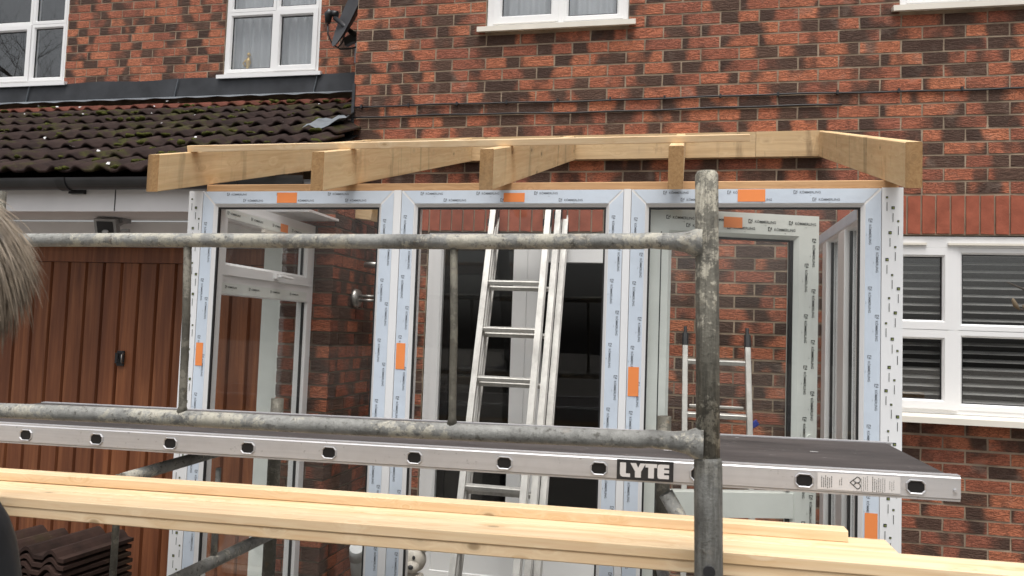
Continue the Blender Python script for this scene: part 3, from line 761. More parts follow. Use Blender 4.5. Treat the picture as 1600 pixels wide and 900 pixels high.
tag(b.build('waste_pipe', 'grey_pipe'), 'pale grey plastic pipe bent against the brick return wall', 'pipe')

# ---------------------------------------------------------------- porch frame
FYP = 2.95; FT = .563; FB = GZ+.06
porch = thing('porch_frame', 'new white porch window frame with blue protective film and orange stickers', 'porch', (-.65, FYP, GZ))
MB().box(-2.14, .82, FYP-.04, FYP+.12, GZ, FB-.001).build('cill', 'pvc', porch)
def stick(parent, O, U, V, w, h, mat='orange', name='sticker', off=(0, 0, 0)):
    O, U, V = map(Vector, (O, U, V)); O = O+Vector(off); n = U.cross(V).normalized()*.0006
    m = MB(); a = [O, O+U*w, O+U*w+V*h, O+V*h]; m.add([p for p in a]+[p+n for p in a], [(0, 1, 2, 3), (7, 6, 5, 4), (0, 4, 5, 1), (1, 5, 6, 2), (2, 6, 7, 3), (3, 7, 4, 0)])
    return m.build(name, mat, parent)
def front_unit(x0, x1, glazed=True):
    m = MB(); frame_bars(m, (x0, FYP, FB), (1, 0, 0), (0, 0, 1), (0, -1, 0), x1-x0, FT-FB, .055, .07, .012, .012)
    f = m.build('window_frame', 'pvc', porch)
    # film on the four flat faces, mitred
    fm = MB(); e = .0012; y = FYP-e
    A = [(x0+.001, FB+.001), (x1-.001, FB+.001), (x1-.001, FT-.001), (x0+.001, FT-.001)]; B = [(x0+.053, FB+.053), (x1-.053, FB+.053), (x1-.053, FT-.053), (x0+.053, FT-.053)]
    gap = .006
    def strip(p, q, r, s):
        vs = [(p[0], y, p[1]), (q[0], y, q[1]), (r[0], y, r[1]), (s[0], y, s[1])]; fm.add(vs, [(0, 1, 2, 3)])
    strip((A[0][0]+gap, A[0][1]), (A[1][0]-gap, A[1][1]), (B[1][0]-gap, B[1][1]), (B[0][0]+gap, B[0][1]))
    strip((A[3][0]+gap, A[3][1]), (B[3][0]+gap, B[3][1]), (B[2][0]-gap, B[2][1]), (A[2][0]-gap, A[2][1]))
    strip((A[0][0], A[0][1]+gap), (B[0][0], B[0][1]+gap), (B[3][0], B[3][1]-gap), (A[3][0], A[3][1]-gap))
    strip((A[1][0], A[1][1]+gap), (A[2][0], A[2][1]-gap), (B[2][0], B[2][1]-gap), (B[1][0], B[1][1]+gap))
    fm.build('protective_film', 'film', f)
    pr = MB(); y2 = FYP-.0018
    print_strip(pr, (x0+.075, y2, FT-.0195), (1, 0, 0), (0, 0, 1), x1-x0-.12, .0088, .235, random.uniform(0, .05))
    print_strip(pr, (x0+.075, y2, FT-.0465), (1, 0, 0), (0, 0, 1), x1-x0-.12, .0088, .235, .10+random.uniform(0, .05))
    for xa in (x0, x1-.055):
        for dx, s0 in ((.016, .03), (.040, .15)):
            print_strip(pr, (xa+dx-.004, y2, FT-.06), (0, 0, -1), (1, 0, 0), FT-FB-.12, .0088, .245, s0+random.uniform(0, .05))
    pr.build('lettering', 'print', f, kind='stuff')
    kk = MB(); t = .067
    frame_bars(kk, (x0+t, FYP+.012, FB+t), (1, 0, 0), (0, 0, 1), (0, -1, 0), x1-x0-2*t, FT-FB-2*t, .007, .012); kk.build('gasket', 'gasket', f)
    if glazed:
        MB().box(x0+t+.004, x1-t-.004, FYP+.020, FYP+.024, FB+t+.004, FT-t-.004).build('pane', 'glass', f)
    return f
UX = [(-2.030, -1.152), (-1.118, -.217), (-.187, .702)]
f1 = front_unit(*UX[0]); f2 = front_unit(*UX[1]); f3 = front_unit(*UX[2])
for cx in ((-1.1505, -1.1195), (-.2155, -.1885)): MB().box(cx[0], cx[1], FYP-.004, FYP+.08, FB, FT+.001).build('coupling_strip', 'white_post', porch)
for n_, (a, b_) in enumerate(((-2.098, -2.0315), (.7035, .774))):
    m = MB(); m.box(a, b_, FYP-.003, FYP+.066, FB, FT+.002); po = m.build('corner_post', 'white_post', porch)
    k1 = MB(); k2 = MB(); z = FT-.03; y = FYP-.0042; i = 0
    while z > FB+.05:
        u = a+.012+((i*37) % 5)*.0095; s = .011 if i % 2 else .0075
        k1.quad((u, y, z-s), (u+s, y, z-s), (u+s, y, z), (u, y, z)); k1.quad((u+s*.4, y, z-s-.045), (u+s*.4+.0022, y, z-s-.045), (u+s*.4+.0022, y, z-s-.014), (u+s*.4, y, z-s-.014))
        k2.quad((u+s*.3, y-.0004, z-s*.8), (u+s*.85, y-.0004, z-s*.8), (u+s*.85, y-.0004, z-s*.35), (u+s*.3, y-.0004, z-s*.35))
        z -= .036+((i*53) % 7)*.0035; i += 1
    ko = k1.build('printed_mark', 'print_k', po, kind='stuff'); k2.build('printed_dot', 'green_dot', po, kind='stuff')
F_ = FYP-.0022
stick(f1, (-1.678, F_, .5125), (1, 0, 0), (0, 0, 1), .092, .044); stick(f2, (-.690, F_, .515), (1, 0, 0), (0, .0, 1), .085, .036); stick(f3, (.205, F_, .515), (1, 0, 0), (0, 0, 1), .098, .046)
stick(f1, (-2.022, F_, -.19), (1, 0, 0), (0, 0, 1), .033, .098); stick(f2, (-1.113, F_, -.165), (1, 0, 0), (0, 0, 1), .038, .105); stick(f3, (-.182, F_, -.225), (1, 0, 0), (0, 0, 1), .040, .110); stick(f3, (.655, F_, -.71), (1, 0, 0), (0, 0, 1), .042, .12)
# side glazing: left side runs back to the garage pier, right side to the house wall
def side(X, out, y0, y1, lights, film='film', outward=False):
    """frame in a plane of constant X; inner face looks along `out`"""
    N = (out, 0, 0); m = MB()
    frame_bars(m, (X, y0, FB), (0, 1, 0), (0, 0, 1), N, y1-y0, FT-FB, .055, .06, .012, .012); s = m.build('side_frame', 'pvc', porch)
    for (a, b_) in lights[1:]:
        pass
    return s
SX = -2.034
sl_ = side(SX, 1, FYP+.075, YG-.004, [(0, 0)])
tz0, tz1 = .125, .235
m = MB(); m.box(SX-.055, SX+.002, FYP+.13, YG-.06, tz0, tz1); tr_ = m.build('transom', 'pvc', sl_)
m = MB(); m.quad((SX+.0032, FYP+.15, tz0+.005), (SX+.0032, YG-.08, tz0+.005), (SX+.0032, YG-.08, tz0+.055), (SX+.0032, FYP+.15, tz0+.055)); m.build('protective_film', 'film_g', tr_)
m = MB(); print_strip(m, (SX+.0042, FYP+.2, tz0+.03), (0, 1, 0), (0, 0, 1), .75, .009, .2); m.build('lettering', 'print_k', tr_, kind='stuff')
m = MB(); frame_bars(m, (SX+.012, FYP+.135, tz1-.02), (0, 1, 0), (0, 0, 1), (1, 0, 0), YG-FYP-.195, FT-tz1-.02, .045, .05, .012, .012); sa = m.build('opener_sash', 'pvc', sl_)
m = MB(); m.quad((SX+.0135, FYP+.14, FT-.088), (SX+.0135, YG-.07, FT-.088), (SX+.0135, YG-.07, FT-.045), (SX+.0135, FYP+.14, FT-.045)); m.build('protective_film', 'film_g', sa)
m = MB(); print_strip(m, (SX+.0145, FYP+.17, FT-.072), (0, 1, 0), (0, 0, 1), .75, .010, .2); m.build('lettering', 'print_k', sa, kind='stuff')
stick(sa, (SX+.0146, 3.60, FT-.086), (0, 1, 0), (0, 0, 1), .075, .042)
m = MB(); m.box(SX+.013, SX+.03, 3.42, 3.78, FT-.115, FT-.10); m.build('trickle_vent', 'pvc_cream', sa)
m = MB(); m.box(SX+.012, SX+.028, 3.56, 3.60, tz1-.005, tz1+.02); m.beam((SX+.035, 3.58, tz1+.01), (SX+.04, 3.70, tz1+.004), .018, .012); m.build('window_handle', 'pvc', sa)
MB().box(SX-.03, SX-.026, FYP+.20, YG-.12, tz1+.035, FT-.10).build('pane', 'glass', sl_)
MB().box(SX-.03, SX-.026, FYP+.145, YG-.07, FB+.07, tz0+.004).build('pane', 'glass', sl_)
k = MB(); k.box(SX-.025, SX-.012, YG-.082, YG-.072, FB+.07, tz0-.002); k.box(SX-.02, SX-.008, YG-.125, YG-.113, tz1+.04, FT-.10); k.build('gasket', 'gasket', sl_)
SXR = .710
sr = side(SXR, -1, FYP+.075, W-.012, [(0, 0)])
for (a, b_, g_) in ((3.60, 3.73, True), (4.02, 4.12, False)):
    MB().box(SXR-.004, SXR+.055, a, b_, FB+.06, FT-.062).build('mullion', 'pvc', sr)
    MB().box(SXR+.018, SXR+.03, a-.014, a-.001, FB+.06, FT-.062).build('gasket', 'gasket', sr)
m = MB(); m.quad((SXR-.0022, FYP+.13, FT-.05), (SXR-.0022, W-.07, FT-.05), (SXR-.0022, W-.07, FT-.004), (SXR-.0022, FYP+.13, FT-.004)); m.build('protective_film', 'film', sr)
MB().box(SXR+.03, SXR+.034, FYP+.15, 3.575, FB+.07, FT-.07).build('pane', 'glass', sr)
MB().box(SXR+.03, SXR+.034, 3.735, 4.0, FB+.07, FT-.07).build('pane', 'glass', sr)
MB().box(SXR+.03, SXR+.034, 4.125, W-.08, FB+.07, FT-.07).build('pane', 'glass', sr)
# open door leaf, hinged on the third post, swung in about 18 degrees
HP = Vector((-.122, 2.995, FB+.03)); ang = math.atan2(.21, .654); U = Vector((math.cos(ang), math.sin(ang), 0)); N = Vector((math.sin(ang), -math.cos(ang), 0)); LW = .690; LH = .500-HP.z
m = MB(); frame_bars(m, HP, U, (0, 0, 1), N, LW, LH, .082, .065, .016, .014); leaf = m.build('door_leaf', 'film_g', porch)
mz = -.66-HP.z
def lbox(mb, u0, u1, n0_, n1_, v0, v1):
    vs = [HP+U*u+N*n+Vector((0, 0, v)) for v in (v0, v1) for n in (n1_, n0_) for u in (u0, u1)]
    mb.add(vs, [(0, 2, 3, 1), (4, 5, 7, 6), (0, 1, 5, 4), (2, 6, 7, 3), (0, 4, 6, 2), (1, 3, 7, 5)])
m = MB(); lbox(m, .09, LW-.09, -.06, -.001, mz-.02, mz+.075); m.build('mid_rail', 'film_g', leaf)
m = MB(); lbox(m, .10, LW-.10, -.034, -.030, mz+.08, LH-.1); m.build('pane', 'glass', leaf)
m = MB(); lbox(m, .10, LW-.10, -.034, -.030, .1, mz-.025); m.build('pane', 'glass', leaf)
m = MB(); lbox(m, LW-.112, LW-.099, -.028, -.012, mz+.08, LH-.1); lbox(m, LW-.112, LW-.099, -.028, -.012, .1, mz-.025); lbox(m, .099, LW-.113, -.028, -.012, LH-.106, LH-.099); m.build('gasket', 'gasket', leaf)
m = MB(); lbox(m, .050, .054, -.01, .0012, .03, LH-.09); m.build('stile_groove', 'gasket', leaf)
m = MB(); V3 = Vector((0, 0, 1))
print_strip(m, HP+U*.05+N*.0012+V3*(LH-.040), U, V3, LW-.06, .0105, .165, .02); print_strip(m, HP+U*.05+N*.0012+V3*(LH-.068), U, V3, LW-.10, .0105, .165, .10)
for du, s0 in ((.022, .04), (.052, .14)): print_strip(m, HP+U*(LW-du-.006)+N*.0012+V3*(LH-.05), -V3, U, LH-.1, .0105, .20, s0)
m.build('lettering', 'print_k', leaf, kind='stuff')
stick(leaf, HP+U*.30+N*.0016+V3*(LH-.062), U, V3, .075, .042)
m = MB(); cK = HP+U*(LW-.03)+V3*(-.372-HP.z); m.tube([cK, cK+N*.012], .016, 12); m.build('handle_boss', 'film_g', leaf)

# ---------------------------------------------------------------- porch roof timbers
rt = thing('roof_timbers', 'sawn timber rafters and wall plate fixed over the porch frame', 'rafters', (-.65, FYP, FT))
SLO = .2834
def zt(y): return .656+SLO*(y-2.65)
for (xf, xb) in ((-2.056, -2.02), (-1.347, -1.335), (-.688, -.672), (-.021, -.010), (.726, .798)):
    m = MB(); y0, y1 = 2.65, W-.052
    hw = .0255; c = .003
    vs = []
    for (y, x) in ((y0, xf), (y1, xb)):
        t = zt(y); b_ = t-.150
        vs += [(x-hw, y, b_+c), (x-hw+c, y, b_), (x+hw-c, y, b_), (x+hw, y, b_+c), (x+hw, y, t-c), (x+hw-c, y, t), (x-hw+c, y, t), (x-hw, y, t-c)]
    m.add(vs, [(i, (i+1) % 8, 8+(i+1) % 8, 8+i) for i in range(8)]+[tuple(range(8, 16))])
    rf = m.build('rafter', 'beam', rt)
    e = MB(); e.add([Vector(v)+Vector((0, 0, 0)) for v in vs[:8]], [tuple(range(8))[::-1]]); e.build('end_grain', 'endgrain', rf)
m = MB(); m.box(-2.06, .42, W-.05, W-.001, 1.079, 1.229); m.build('ledger', 'beam_x', rt); m = MB(); m.box(.422, .80, W-.05, W-.001, 1.080, 1.230); m.build('ledger', 'beam_x', rt)
MB().beam((-2.02, FYP+.04, FT+.0165), (.76, FYP+.04, FT+.0165), .068, .030).build('wall_plate', 'plate', rt)
b0 = Vector((-2.045, 2.86, zt(2.86)+.0145)); b1 = Vector((.245, 2.98, zt(2.98)+.0145))
m = MB(); m.beam(b0, b1, .045, .027, (0, -.27, .96), .002); tag(m.build('batten', 'plank'), 'thin pale batten laid across the tops of the rafters', 'batten')

# ---------------------------------------------------------------- ladders inside the porch
def lad_y(z): return 4.62+(z-.75)*.42
ld = thing('extension_ladder', 'aluminium three section extension ladder leaning inside the middle of the porch', 'ladder', (-.93, 3.6, GZ))
def stile(x0, x1, dy_, ztop, w_=.034, d_=.066, name='stile'):
    m = MB(); z0 = GZ+.005; n = 1
    a = Vector((x0, lad_y(z0)+dy_, z0)); b = Vector((x1, lad_y(ztop)+dy_, ztop))
    d = (b-a).normalized(); up = Vector((1, 0, 0)); s_ = d.cross(up).normalized()
    q = d_/2; p = w_/2
    m.prism([(-p, -q), (p, -q), (p, -q+.01), (p*.55, -q+.014), (p*.55, q-.014), (p, q-.01), (p, q), (-p, q), (-p, q-.01), (-p*.55, q-.014), (-p*.55, -q+.014), (-p, -q+.01)], a, b, up, s_)
    return m.build(name, 'lad', ld), b
SEC = [((-1.062, -1.140), (-.742, -.792), 0, .80), ((-1.072, -1.144), (-.700, -.742), .066, .86), ((-1.076, -1.142), (-.662, -.702), .132, .76)]
for i, (l, r_, dy_, top) in enumerate(SEC):
    for (x0, x1) in (l, r_):
        s_, e_ = stile(x0, x1, dy_, top)
        bm_ = MB(); bm_.beam(e_+Vector((0, -.05, -.13)), e_+Vector((0, -.02, -.035)), .042, .05); bm_.beam(e_+Vector((-.004, -.055, -.15)), e_+Vector((-.004, -.052, -.105)), .05, .025); bm_.build('guide_bracket', 'black', s_)
for z in [.291-.2775*i+.2775 for i in range(8)]:
    y = lad_y(z)
    for i, (l, r_, dy_, top) in enumerate(SEC):
        if z > top-.05 or (i == 2): continue
        zz = z-.030*i; t = (zz-GZ)/(top-GZ); xa = l[0]+(l[1]-l[0])*t; xb = r_[0]+(r_[1]-r_[0])*t
        m = MB(); m.beam((xa+.010, lad_y(zz)+dy_, zz), (xb-.010, lad_y(zz)+dy_, zz), .034, .026, (0, -.25, 1), .004); m.build('rung', 'lad', ld)
l2 = thing('short_ladder', 'short pale ladder with black end caps standing behind the open door glass', 'ladder', (.21, 4.3, GZ))
for (x0, x1) in ((.058, .040), (.405, .378)):
    a = Vector((x0, 3.98, GZ+.005)); b = Vector((x1, 4.46, -.045)); m = MB(); m.beam(a, b, .030, .055, (0, -1, 0)); s_ = m.build('stile', 'lad', l2)
    d = (b-a).normalized(); m = MB(); m.beam(b, b+d*.075, .034, .045, (0, -1, 0), .008); m.beam(b+d*.07, b+d*.115, .018, .03, (0, -1, 0), .004); m.build('end_cap', 'black', s_)
for z in (-.128, -.415, -.70, -.99, -1.28, -1.56):
    t = (z-GZ)/(-.045-GZ); y = 3.98+.48*t; MB().beam((.058-.018*t+.012, y, z), (.405-.027*t-.012, y, z), .034, .026, (0, -.2, 1), .003).build('rung', 'lad', l2)
MB().beam((.07, 4.45, -.375), (.36, 4.45, -.375), .02, .016).build('spreader_bar', 'lad', l2)
MB().beam((.392, 4.345, -.46), (.428, 4.345, -.435), .03, .03).build('tape', 'bluetape', l2)

# ---------------------------------------------------------------- scaffold tower
tw = thing('scaffold_tower', 'weathered galvanised scaffold tower with two guard rails in front of the porch', 'scaffold', (-.8, 1.65, GZ))
def pz(x): return -.4535+.0145*x
SYp = 1.65
def std_x(z): return .0595-.025*z
m = MB(); m.tube([(std_x(-.245), SYp, -.245), (std_x(0), SYp, 0), (std_x(.345), SYp, .345), (std_x(.352), SYp, .352)], [.0238, .0240, .0238, .020], 22); m.build('standard', 'pipe_c', tw)
m = MB(); m.tube([(std_x(GZ), SYp, GZ), (std_x(-.8), SYp, -.8), (std_x(-.252), SYp, -.252), (std_x(-.243), SYp, -.243)], [.0285, .0285, .0285, .0262], 22); so = m.build('socket_tube', 'sock', tw)
m = MB(); z = -.465; m.tube([(std_x(z), SYp-.034, z), (std_x(z), SYp-.02, z)], .012, 12); m.build('spring_pin', 'black', so)
m = MB(); m.tube([(-1.735, SYp, GZ), (-1.742, SYp, .318)], .0238, 18); m.build('standard', 'pipe_c', tw)
def rail(zr, zl, r0, name='guard_rail'):
    m = MB(); n = 14; pts = []; rs = []
    for i in range(n+1):
        t = i/n; x = -1.735+(std_x(zr)-.008+1.735)*t; pts.append((x, SYp, zl+(zr-zl)*t+.0015*math.sin(7*t))); rs.append(r0)
    xe = std_x(zr)
    pts[-1] = (xe-.12, SYp, pts[-1][2]); pts += [(xe-.07, SYp, zr-.001), (xe-.042, SYp, zr-.002), (xe-.024, SYp, zr-.003), (xe-.010, SYp, zr-.003)]; rs += [r0*1.05, r0*1.30, r0*1.75, r0*2.0]
    m.tube(pts, rs, 18); return m.build(name, 'pipe', tw)
rail(.204, .190, .0172); rail(-.213, -.246, .0188)
for x, r_ in ((-1.163, .0095), (-.489, .0085)):
    zb = -.246+(x+1.735)*.0185; m = MB(); m.tube([(x-.008, SYp, .19), (x, SYp, 0), (x+.004, SYp, zb+.03), (x+.004, SYp, zb+.005)], [r_, r_, r_, r_*1.7], 10); m.build('spindle', 'pipe_d', tw)
m = MB(); m.tube([(-1.598, 2.0, GZ), (-1.602, 2.0, -.46)], .010, 10); m.build('spindle', 'pipe_d', tw)
for (x0, y0, x1, y1, z, r_) in ((-1.312, 1.80, -1.314, 2.72, -.700, .0185), (.052, 1.66, -.040, 2.68, -.76, .0195)):
    zz = z if r_ > .019 else z
    MB().tube([(x0, y0, zz), (x1, y1, zz)], r_, 14).build('transom', 'pipe', tw)
for x in (-2.35, .064): MB().tube([(x, SYp+.02, pz(x)-.0745), (x, 2.0, pz(x)-.0745)], .0185, 14).build('putlog', 'pipe_d', tw)
MB().tube([(-1.48, 2.70, -.452), (-.04, 2.70, -.425)], .0185, 14).build('ledger', 'pipe_d', tw)
MB().tube([(-1.315, 2.06, -.70), (-1.315, 2.06, -.43)], [.010, .008], 10).build('spindle', 'pipe', tw)
for x, zt_ in ((-1.49, -.285), (-.040, -.268)):
    MB().tube([(x, 2.70, GZ), (x, 2.70, zt_)], .0238, 18).build('standard', 'pipe_d', tw)
MB().tube([(-1.566, 1.97, -.4655), (-1.47, 2.69, -.416)], .0185, 14).build('transom', 'pipe', tw)
MB().tube([(-.022, 2.035, -.398), (.75, 2.02, -1.66)], .0195, 14).build('brace', 'pipe', tw)

# ---------------------------------------------------------------- staging board
sg = thing('staging_board', 'aluminium staging board with dark deck lying on the scaffold', 'staging board', (-.7, 2.01, -.40))
def sz(x): return -.3077+.01345*x
XA, XB = -2.45, .655; Y0s, Y1s = 2.01, 2.615
def staging_side(y, inward, name):
    m = MB(); h = .061; prof = [(0, 0), (.0, -.004), (-.003, -.007), (-.003, -h+.007), (0, -h+.004), (0, -h), (.022, -h), (.022, -h+.004), (.004, -h+.006), (.004, -.006), (.022, -.004), (.022, 0)]
    m.prism([(p*inward, q) for p, q in prof], (XA, y, sz(XA)), (XB, y, sz(XB)), (0, 1, 0), (0, 0, 1)); return m.build(name, 'alu', sg)
s1_ = staging_side(Y0s, 1, 'side_rail'); s2_ = staging_side(Y1s, -1, 'side_rail')
m = MB(); m.add([(XA, Y0s+.006, sz(XA)-.003), (XB-.02, Y0s+.006, sz(XB-.02)-.003), (XB-.02, Y1s-.006, sz(XB-.02)-.003), (XA, Y1s-.006, sz(XA)-.003)]+[(XA, Y0s+.006, sz(XA)-.012), (XB-.02, Y0s+.006, sz(XB-.02)-.012), (XB-.02, Y1s-.006, sz(XB-.02)-.012), (XA, Y1s-.006, sz(XA)-.012)], [(0, 1, 2, 3), (7, 6, 5, 4), (0, 4, 5, 1), (2, 6, 7, 3), (1, 5, 6, 2), (3, 7, 4, 0)])
m.build('deck', 'deck', sg)
for i in range(-2, 11):
    x = -1.942+.25*i; z = -.3664+.003457*i
    hx, hz2, ch = .0185, .0135, .007
    oc = [(-hx+ch, -hz2), (hx-ch, -hz2), (hx, -hz2+ch), (hx, hz2-ch), (hx-ch, hz2), (-hx+ch, hz2), (-hx, hz2-ch), (-hx, -hz2+ch)]
    m = MB(); yf = Y0s-.0075
    ring = [(x+p*1.22, yf+.004, z+q*1.25) for p, q in oc]+[(x+p*1.12, yf, z+q*1.15) for p, q in oc]+[(x+p, yf+.002, z+q) for p, q in oc]+[(x+p, yf+.3, z+q) for p, q in oc]
    m.add(ring, [(j*8+k, j*8+(k+1) % 8, (j+1)*8+(k+1) % 8, (j+1)*8+k) for j in range(3) for k in range(8)]); rg = m.build('rung_end', 'alu', s1_)
    m = MB(); m.add([(x+p*.99, yf+.0030, z+q*.99) for p, q in oc], [tuple(range(8))]); m.build('rung_hollow_shade', 'room', rg)  # flat near-black cap paints the shade inside the open rung
MB().tube([(XB-.012, Y0s-.008, sz(XB)-.035), (XB-.012, Y0s-.002, sz(XB)-.035)], .004, 10).build('rivet', 'alu', s1_)
yl = Y0s-.0045
def sgz(x, dz): return sz(x)-dz
m = MB(); a, b_ = -.146, -.004; m.quad((a, yl, sgz(a, .056)), (b_, yl, sgz(b_, .056)), (b_, yl, sgz(b_, .005)), (a, yl, sgz(a, .005))); lp = m.build('name_plate', 'black', s1_)
LET = {'L': [[(0, 1), (.42, 1), (.42, .25), (.72, .25), (.72, 0), (.2, 0), (.06, .06), (0, .2)]],
 'Y': [[(-.08, 1), (.32, 1), (.47, .68), (.62, 1), (1.0, 1), (.68, .42), (.68, 0), (.26, 0), (.26, .42)]],
 'T': [[(0, 1), (.80, 1), (.80, .74), (.60, .74), (.60, .0), (.20, 0), (.20, .74), (0, .74)]],
 'E': [[(.14, 1), (.80, 1), (.80, .76), (.46, .76), (.46, .64), (.80, .64), (.80, .41), (.46, .41), (.46, .27), (.80, .27), (.80, 0), (.14, 0), (.04, .05), (0, .2), (0, .8), (.04, .95)]]}
m = MB(); cx = a+.008; hL = .036
for ch, adv in (('L', .80), ('Y', .98), ('T', .84), ('E', .9)):
    for poly in LET[ch]:
        m.add([(cx+p*hL, yl-.0008, sgz(cx+p*hL, .0490)+q*hL) for p, q in poly], [tuple(range(len(poly)))])
    cx += adv*hL
m.build('lettering', 'paper', lp, kind='stuff')
m = MB(); a, b_ = .338, .524; m.quad((a, yl, sgz(a, .050)), (b_, yl, sgz(b_, .050)), (b_, yl, sgz(b_, .010)), (a, yl, sgz(a, .010))); lb = m.build('label', 'paper', s1_)
m = MB(); y2 = yl-.0008
for (x0, n_, z0, z1, wd) in ((.347, 6, .016, .044, .0016), (.388, 2, .020, .036, .0012), (.437, 4, .013, .046, .0009), (.462, 4, .014, .046, .0014), (.480, 3, .014, .046, .001), (.500, 3, .018, .042, .0008)):
    for k_ in range(n_):
        x = x0+k_*.0045; zz = z0+((k_*5+int(x*997)) % 4)*.002
        while zz < z1:
            e = .0015+((int(zz*1e5)*7+k_) % 3)*.0012; m.quad((x, y2, sgz(x, zz+e)), (x+wd, y2, sgz(x, zz+e)), (x+wd, y2, sgz(x, zz)), (x, y2, sgz(x, zz))); zz += e+.0011
def stroke(pts, w_):
    for p, q in zip(pts, pts[1:]):
        d = Vector((q[0]-p[0], 0, q[1]-p[1])).normalized(); s_ = Vector((-d.z, 0, d.x))*w_/2; P_ = Vector((p[0], y2, p[1])); Q_ = Vector((q[0], y2, q[1]))
        m.quad(P_-s_-d*w_*.3, Q_-s_+d*w_*.3, Q_+s_+d*w_*.3, P_+s_-d*w_*.3)
kx, kz = .412, sgz(.412, .030)
stroke([(kx, kz), (kx+.016, kz+.014)], .0018); stroke([(kx, kz), (kx+.016, kz-.014)], .0018)
for sgn in (1, -1): stroke([(kx+.016+.0072*math.sin(t), kz+sgn*(.007+.007*math.cos(t))) for t in [i*math.pi/8 for i in range(0, 11)]], .0018)
stroke([(kx+.007, kz-.006), (kx+.014, kz), (kx+.007, kz+.006)], .0016)
m.build('label_print', 'print_k', lb, kind='stuff')
sc_ = MB()
for k_ in range(16):
    x = random.uniform(-2.2, .55); y = random.uniform(2.05, 2.55); s = random.uniform(.004, .013); sc_.quad((x-s, y-s*.4, sz(x)-.0005), (x+s, y-s*.3, sz(x)-.0005), (x+s*.7, y+s*.4, sz(x)-.0005), (x-s*.8, y+s*.3, sz(x)-.0005))
sc_.build('paint_flecks', 'paper', sg, kind='stuff')

# ---------------------------------------------------------------- long boards in front
def board(name_label, xa, xb, y0, y1, top, t, seed, end_c=.002):
    m = MB(); c = .0022
    prof = [(y0+c, 0), (y1-c, 0), (y1, -c), (y1, -t+c), (y1-c, -t), (y0+c, -t), (y0, -t+c), (y0, -c)]
    vs = []; n = 14
    for i in range(n+1):
        x = xa+(xb-xa)*i/n; wv = .0012*math.sin(x*2.3+seed)
        vs += [(x, p, pz(x)+top+q+wv) for p, q in prof]
    fs = [(i*8+k, (i+1)*8+k, (i+1)*8+(k+1) % 8, i*8+(k+1) % 8) for i in range(n) for k in range(8)]+[tuple(range(8)), tuple(range(n*8, n*8+8))[::-1]]
    m.add(vs, fs); o = m.build('timber_board', 'plank'); tag(o, name_label, 'board', 'long pale boards stacked across the foreground'); return o
board('lowest pale timber board of the foreground stack, its edge under another board', -2.6, 2.2, 1.732, 1.830, -.0262, .0255, 1)
board('pale timber board on top at the front of the foreground stack', -2.6, 2.2, 1.7285, 1.830, 0, .0255, 2)
board('flush pale board behind the front one, ending just right of the upright', -2.6, .475, 1.8325, 1.945, .001, .0515, 3)
board('narrow uppermost batten lying along the back of the board stack', -2.6, .385, 1.888, 1.938, .0272, .0255, 4)

# ---------------------------------------------------------------- ornament and stacked tiles
dg = thing('dog_ornament', 'white dog ornament with a black eye patch sitting on the porch floor', 'ornament', (-1.44, 4.20, GZ))
FLOOR = GZ
m = MB(); dx, dyy = -1.428, 4.20
hz0 = -1.295
m.blob((dx, dyy, hz0-.235), (.075, .07, .17), 16, 12); m.blob((dx, dyy-.005, hz0), (.074, .068, .072), 18, 14); m.blob((dx+.016, dyy-.066, hz0-.024), (.040, .042, .034), 14, 10)
for s in (-1, 1):
    m.tube([(dx+s*.05, dyy-.03, hz0-.08), (dx+s*.06, dyy-.08, hz0-.09), (dx+s*.058, dyy-.095, hz0-.078)], [.024, .024, .018], 10)
    m.blob((dx+s*.058, dyy-.098, hz0-.076), (.022, .02, .02), 10, 8); m.blob((dx+s*.055, dyy-.06, GZ+.03), (.04, .065, .03), 12, 8)
m.build('body', 'cream_dog', dg)
m = MB(); m.blob((dx-.036, dyy-.054, hz0+.016), (.027, .022, .034), 12, 9); m.build('eye_patch', 'black', dg)
m = MB(); m.blob((dx+.020, dyy-.106, hz0-.014), (.016, .010, .013), 10, 8); m.blob((dx+.024, dyy-.070, hz0+.028), (.009, .007, .012), 8, 6); m.build('nose', 'black', dg)
m = MB(); m.blob((dx-.028, dyy-.076, hz0+.018), (.010, .006, .011), 8, 6); m.build('eye', 'cream_dog', dg)
for s, mt in ((1, 'cream_dog'), (-1, 'black')):
    m = MB(); m.tube([(dx+s*.032, dyy, hz0+.055), (dx+s*.050, dyy-.01, hz0+.10), (dx+s*.066, dyy-.02, hz0+.088), (dx+s*.070, dyy-.026, hz0+.05)], [.016, .020, .018, .007], 10); ear = m.build('ear', mt, dg)
m = MB(); m.tube([(dx+.030, dyy+.012, hz0+.057), (dx+.046, dyy+.004, hz0+.110), (dx+.068, dyy-.006, hz0+.098), (dx+.078, dyy-.010, hz0+.055)], [.015, .018, .017, .006], 10); m.build('ear_back', 'black', dg)
for (a, b_, c_) in ((.05, -.05, -.19), (-.03, -.06, -.25), (.03, -.065, -.30), (-.05, -.045, -.16)):
    m = MB(); m.blob((dx+a, dyy+b_, hz0+c_), (.014, .012, .016), 8, 6); m.build('spot', 'black', dg)
st_me = None
def stack_tile():
    m = MB(); n = 18; prof = []
    for i in range(n+1):
        x = -.165+.33*i/n; ph = (x % .15)/.15; prof.append((x, .034*max(0, math.sin(math.pi*min(1, max(0, (ph-.25)/.62))))))
    poly = prof+[(x, h-.018) for x, h in prof[::-1]]
    m.prism(poly, (0, 0, 0), (0, .42, 0), (1, 0, 0), (0, 0, 1))
    me = bpy.data.meshes.new('stacked_tile'); me.from_pydata([tuple(v) for v in m.v], [], m.f); me.materials.append(MAT['tile_s']); return me
stm = stack_tile()
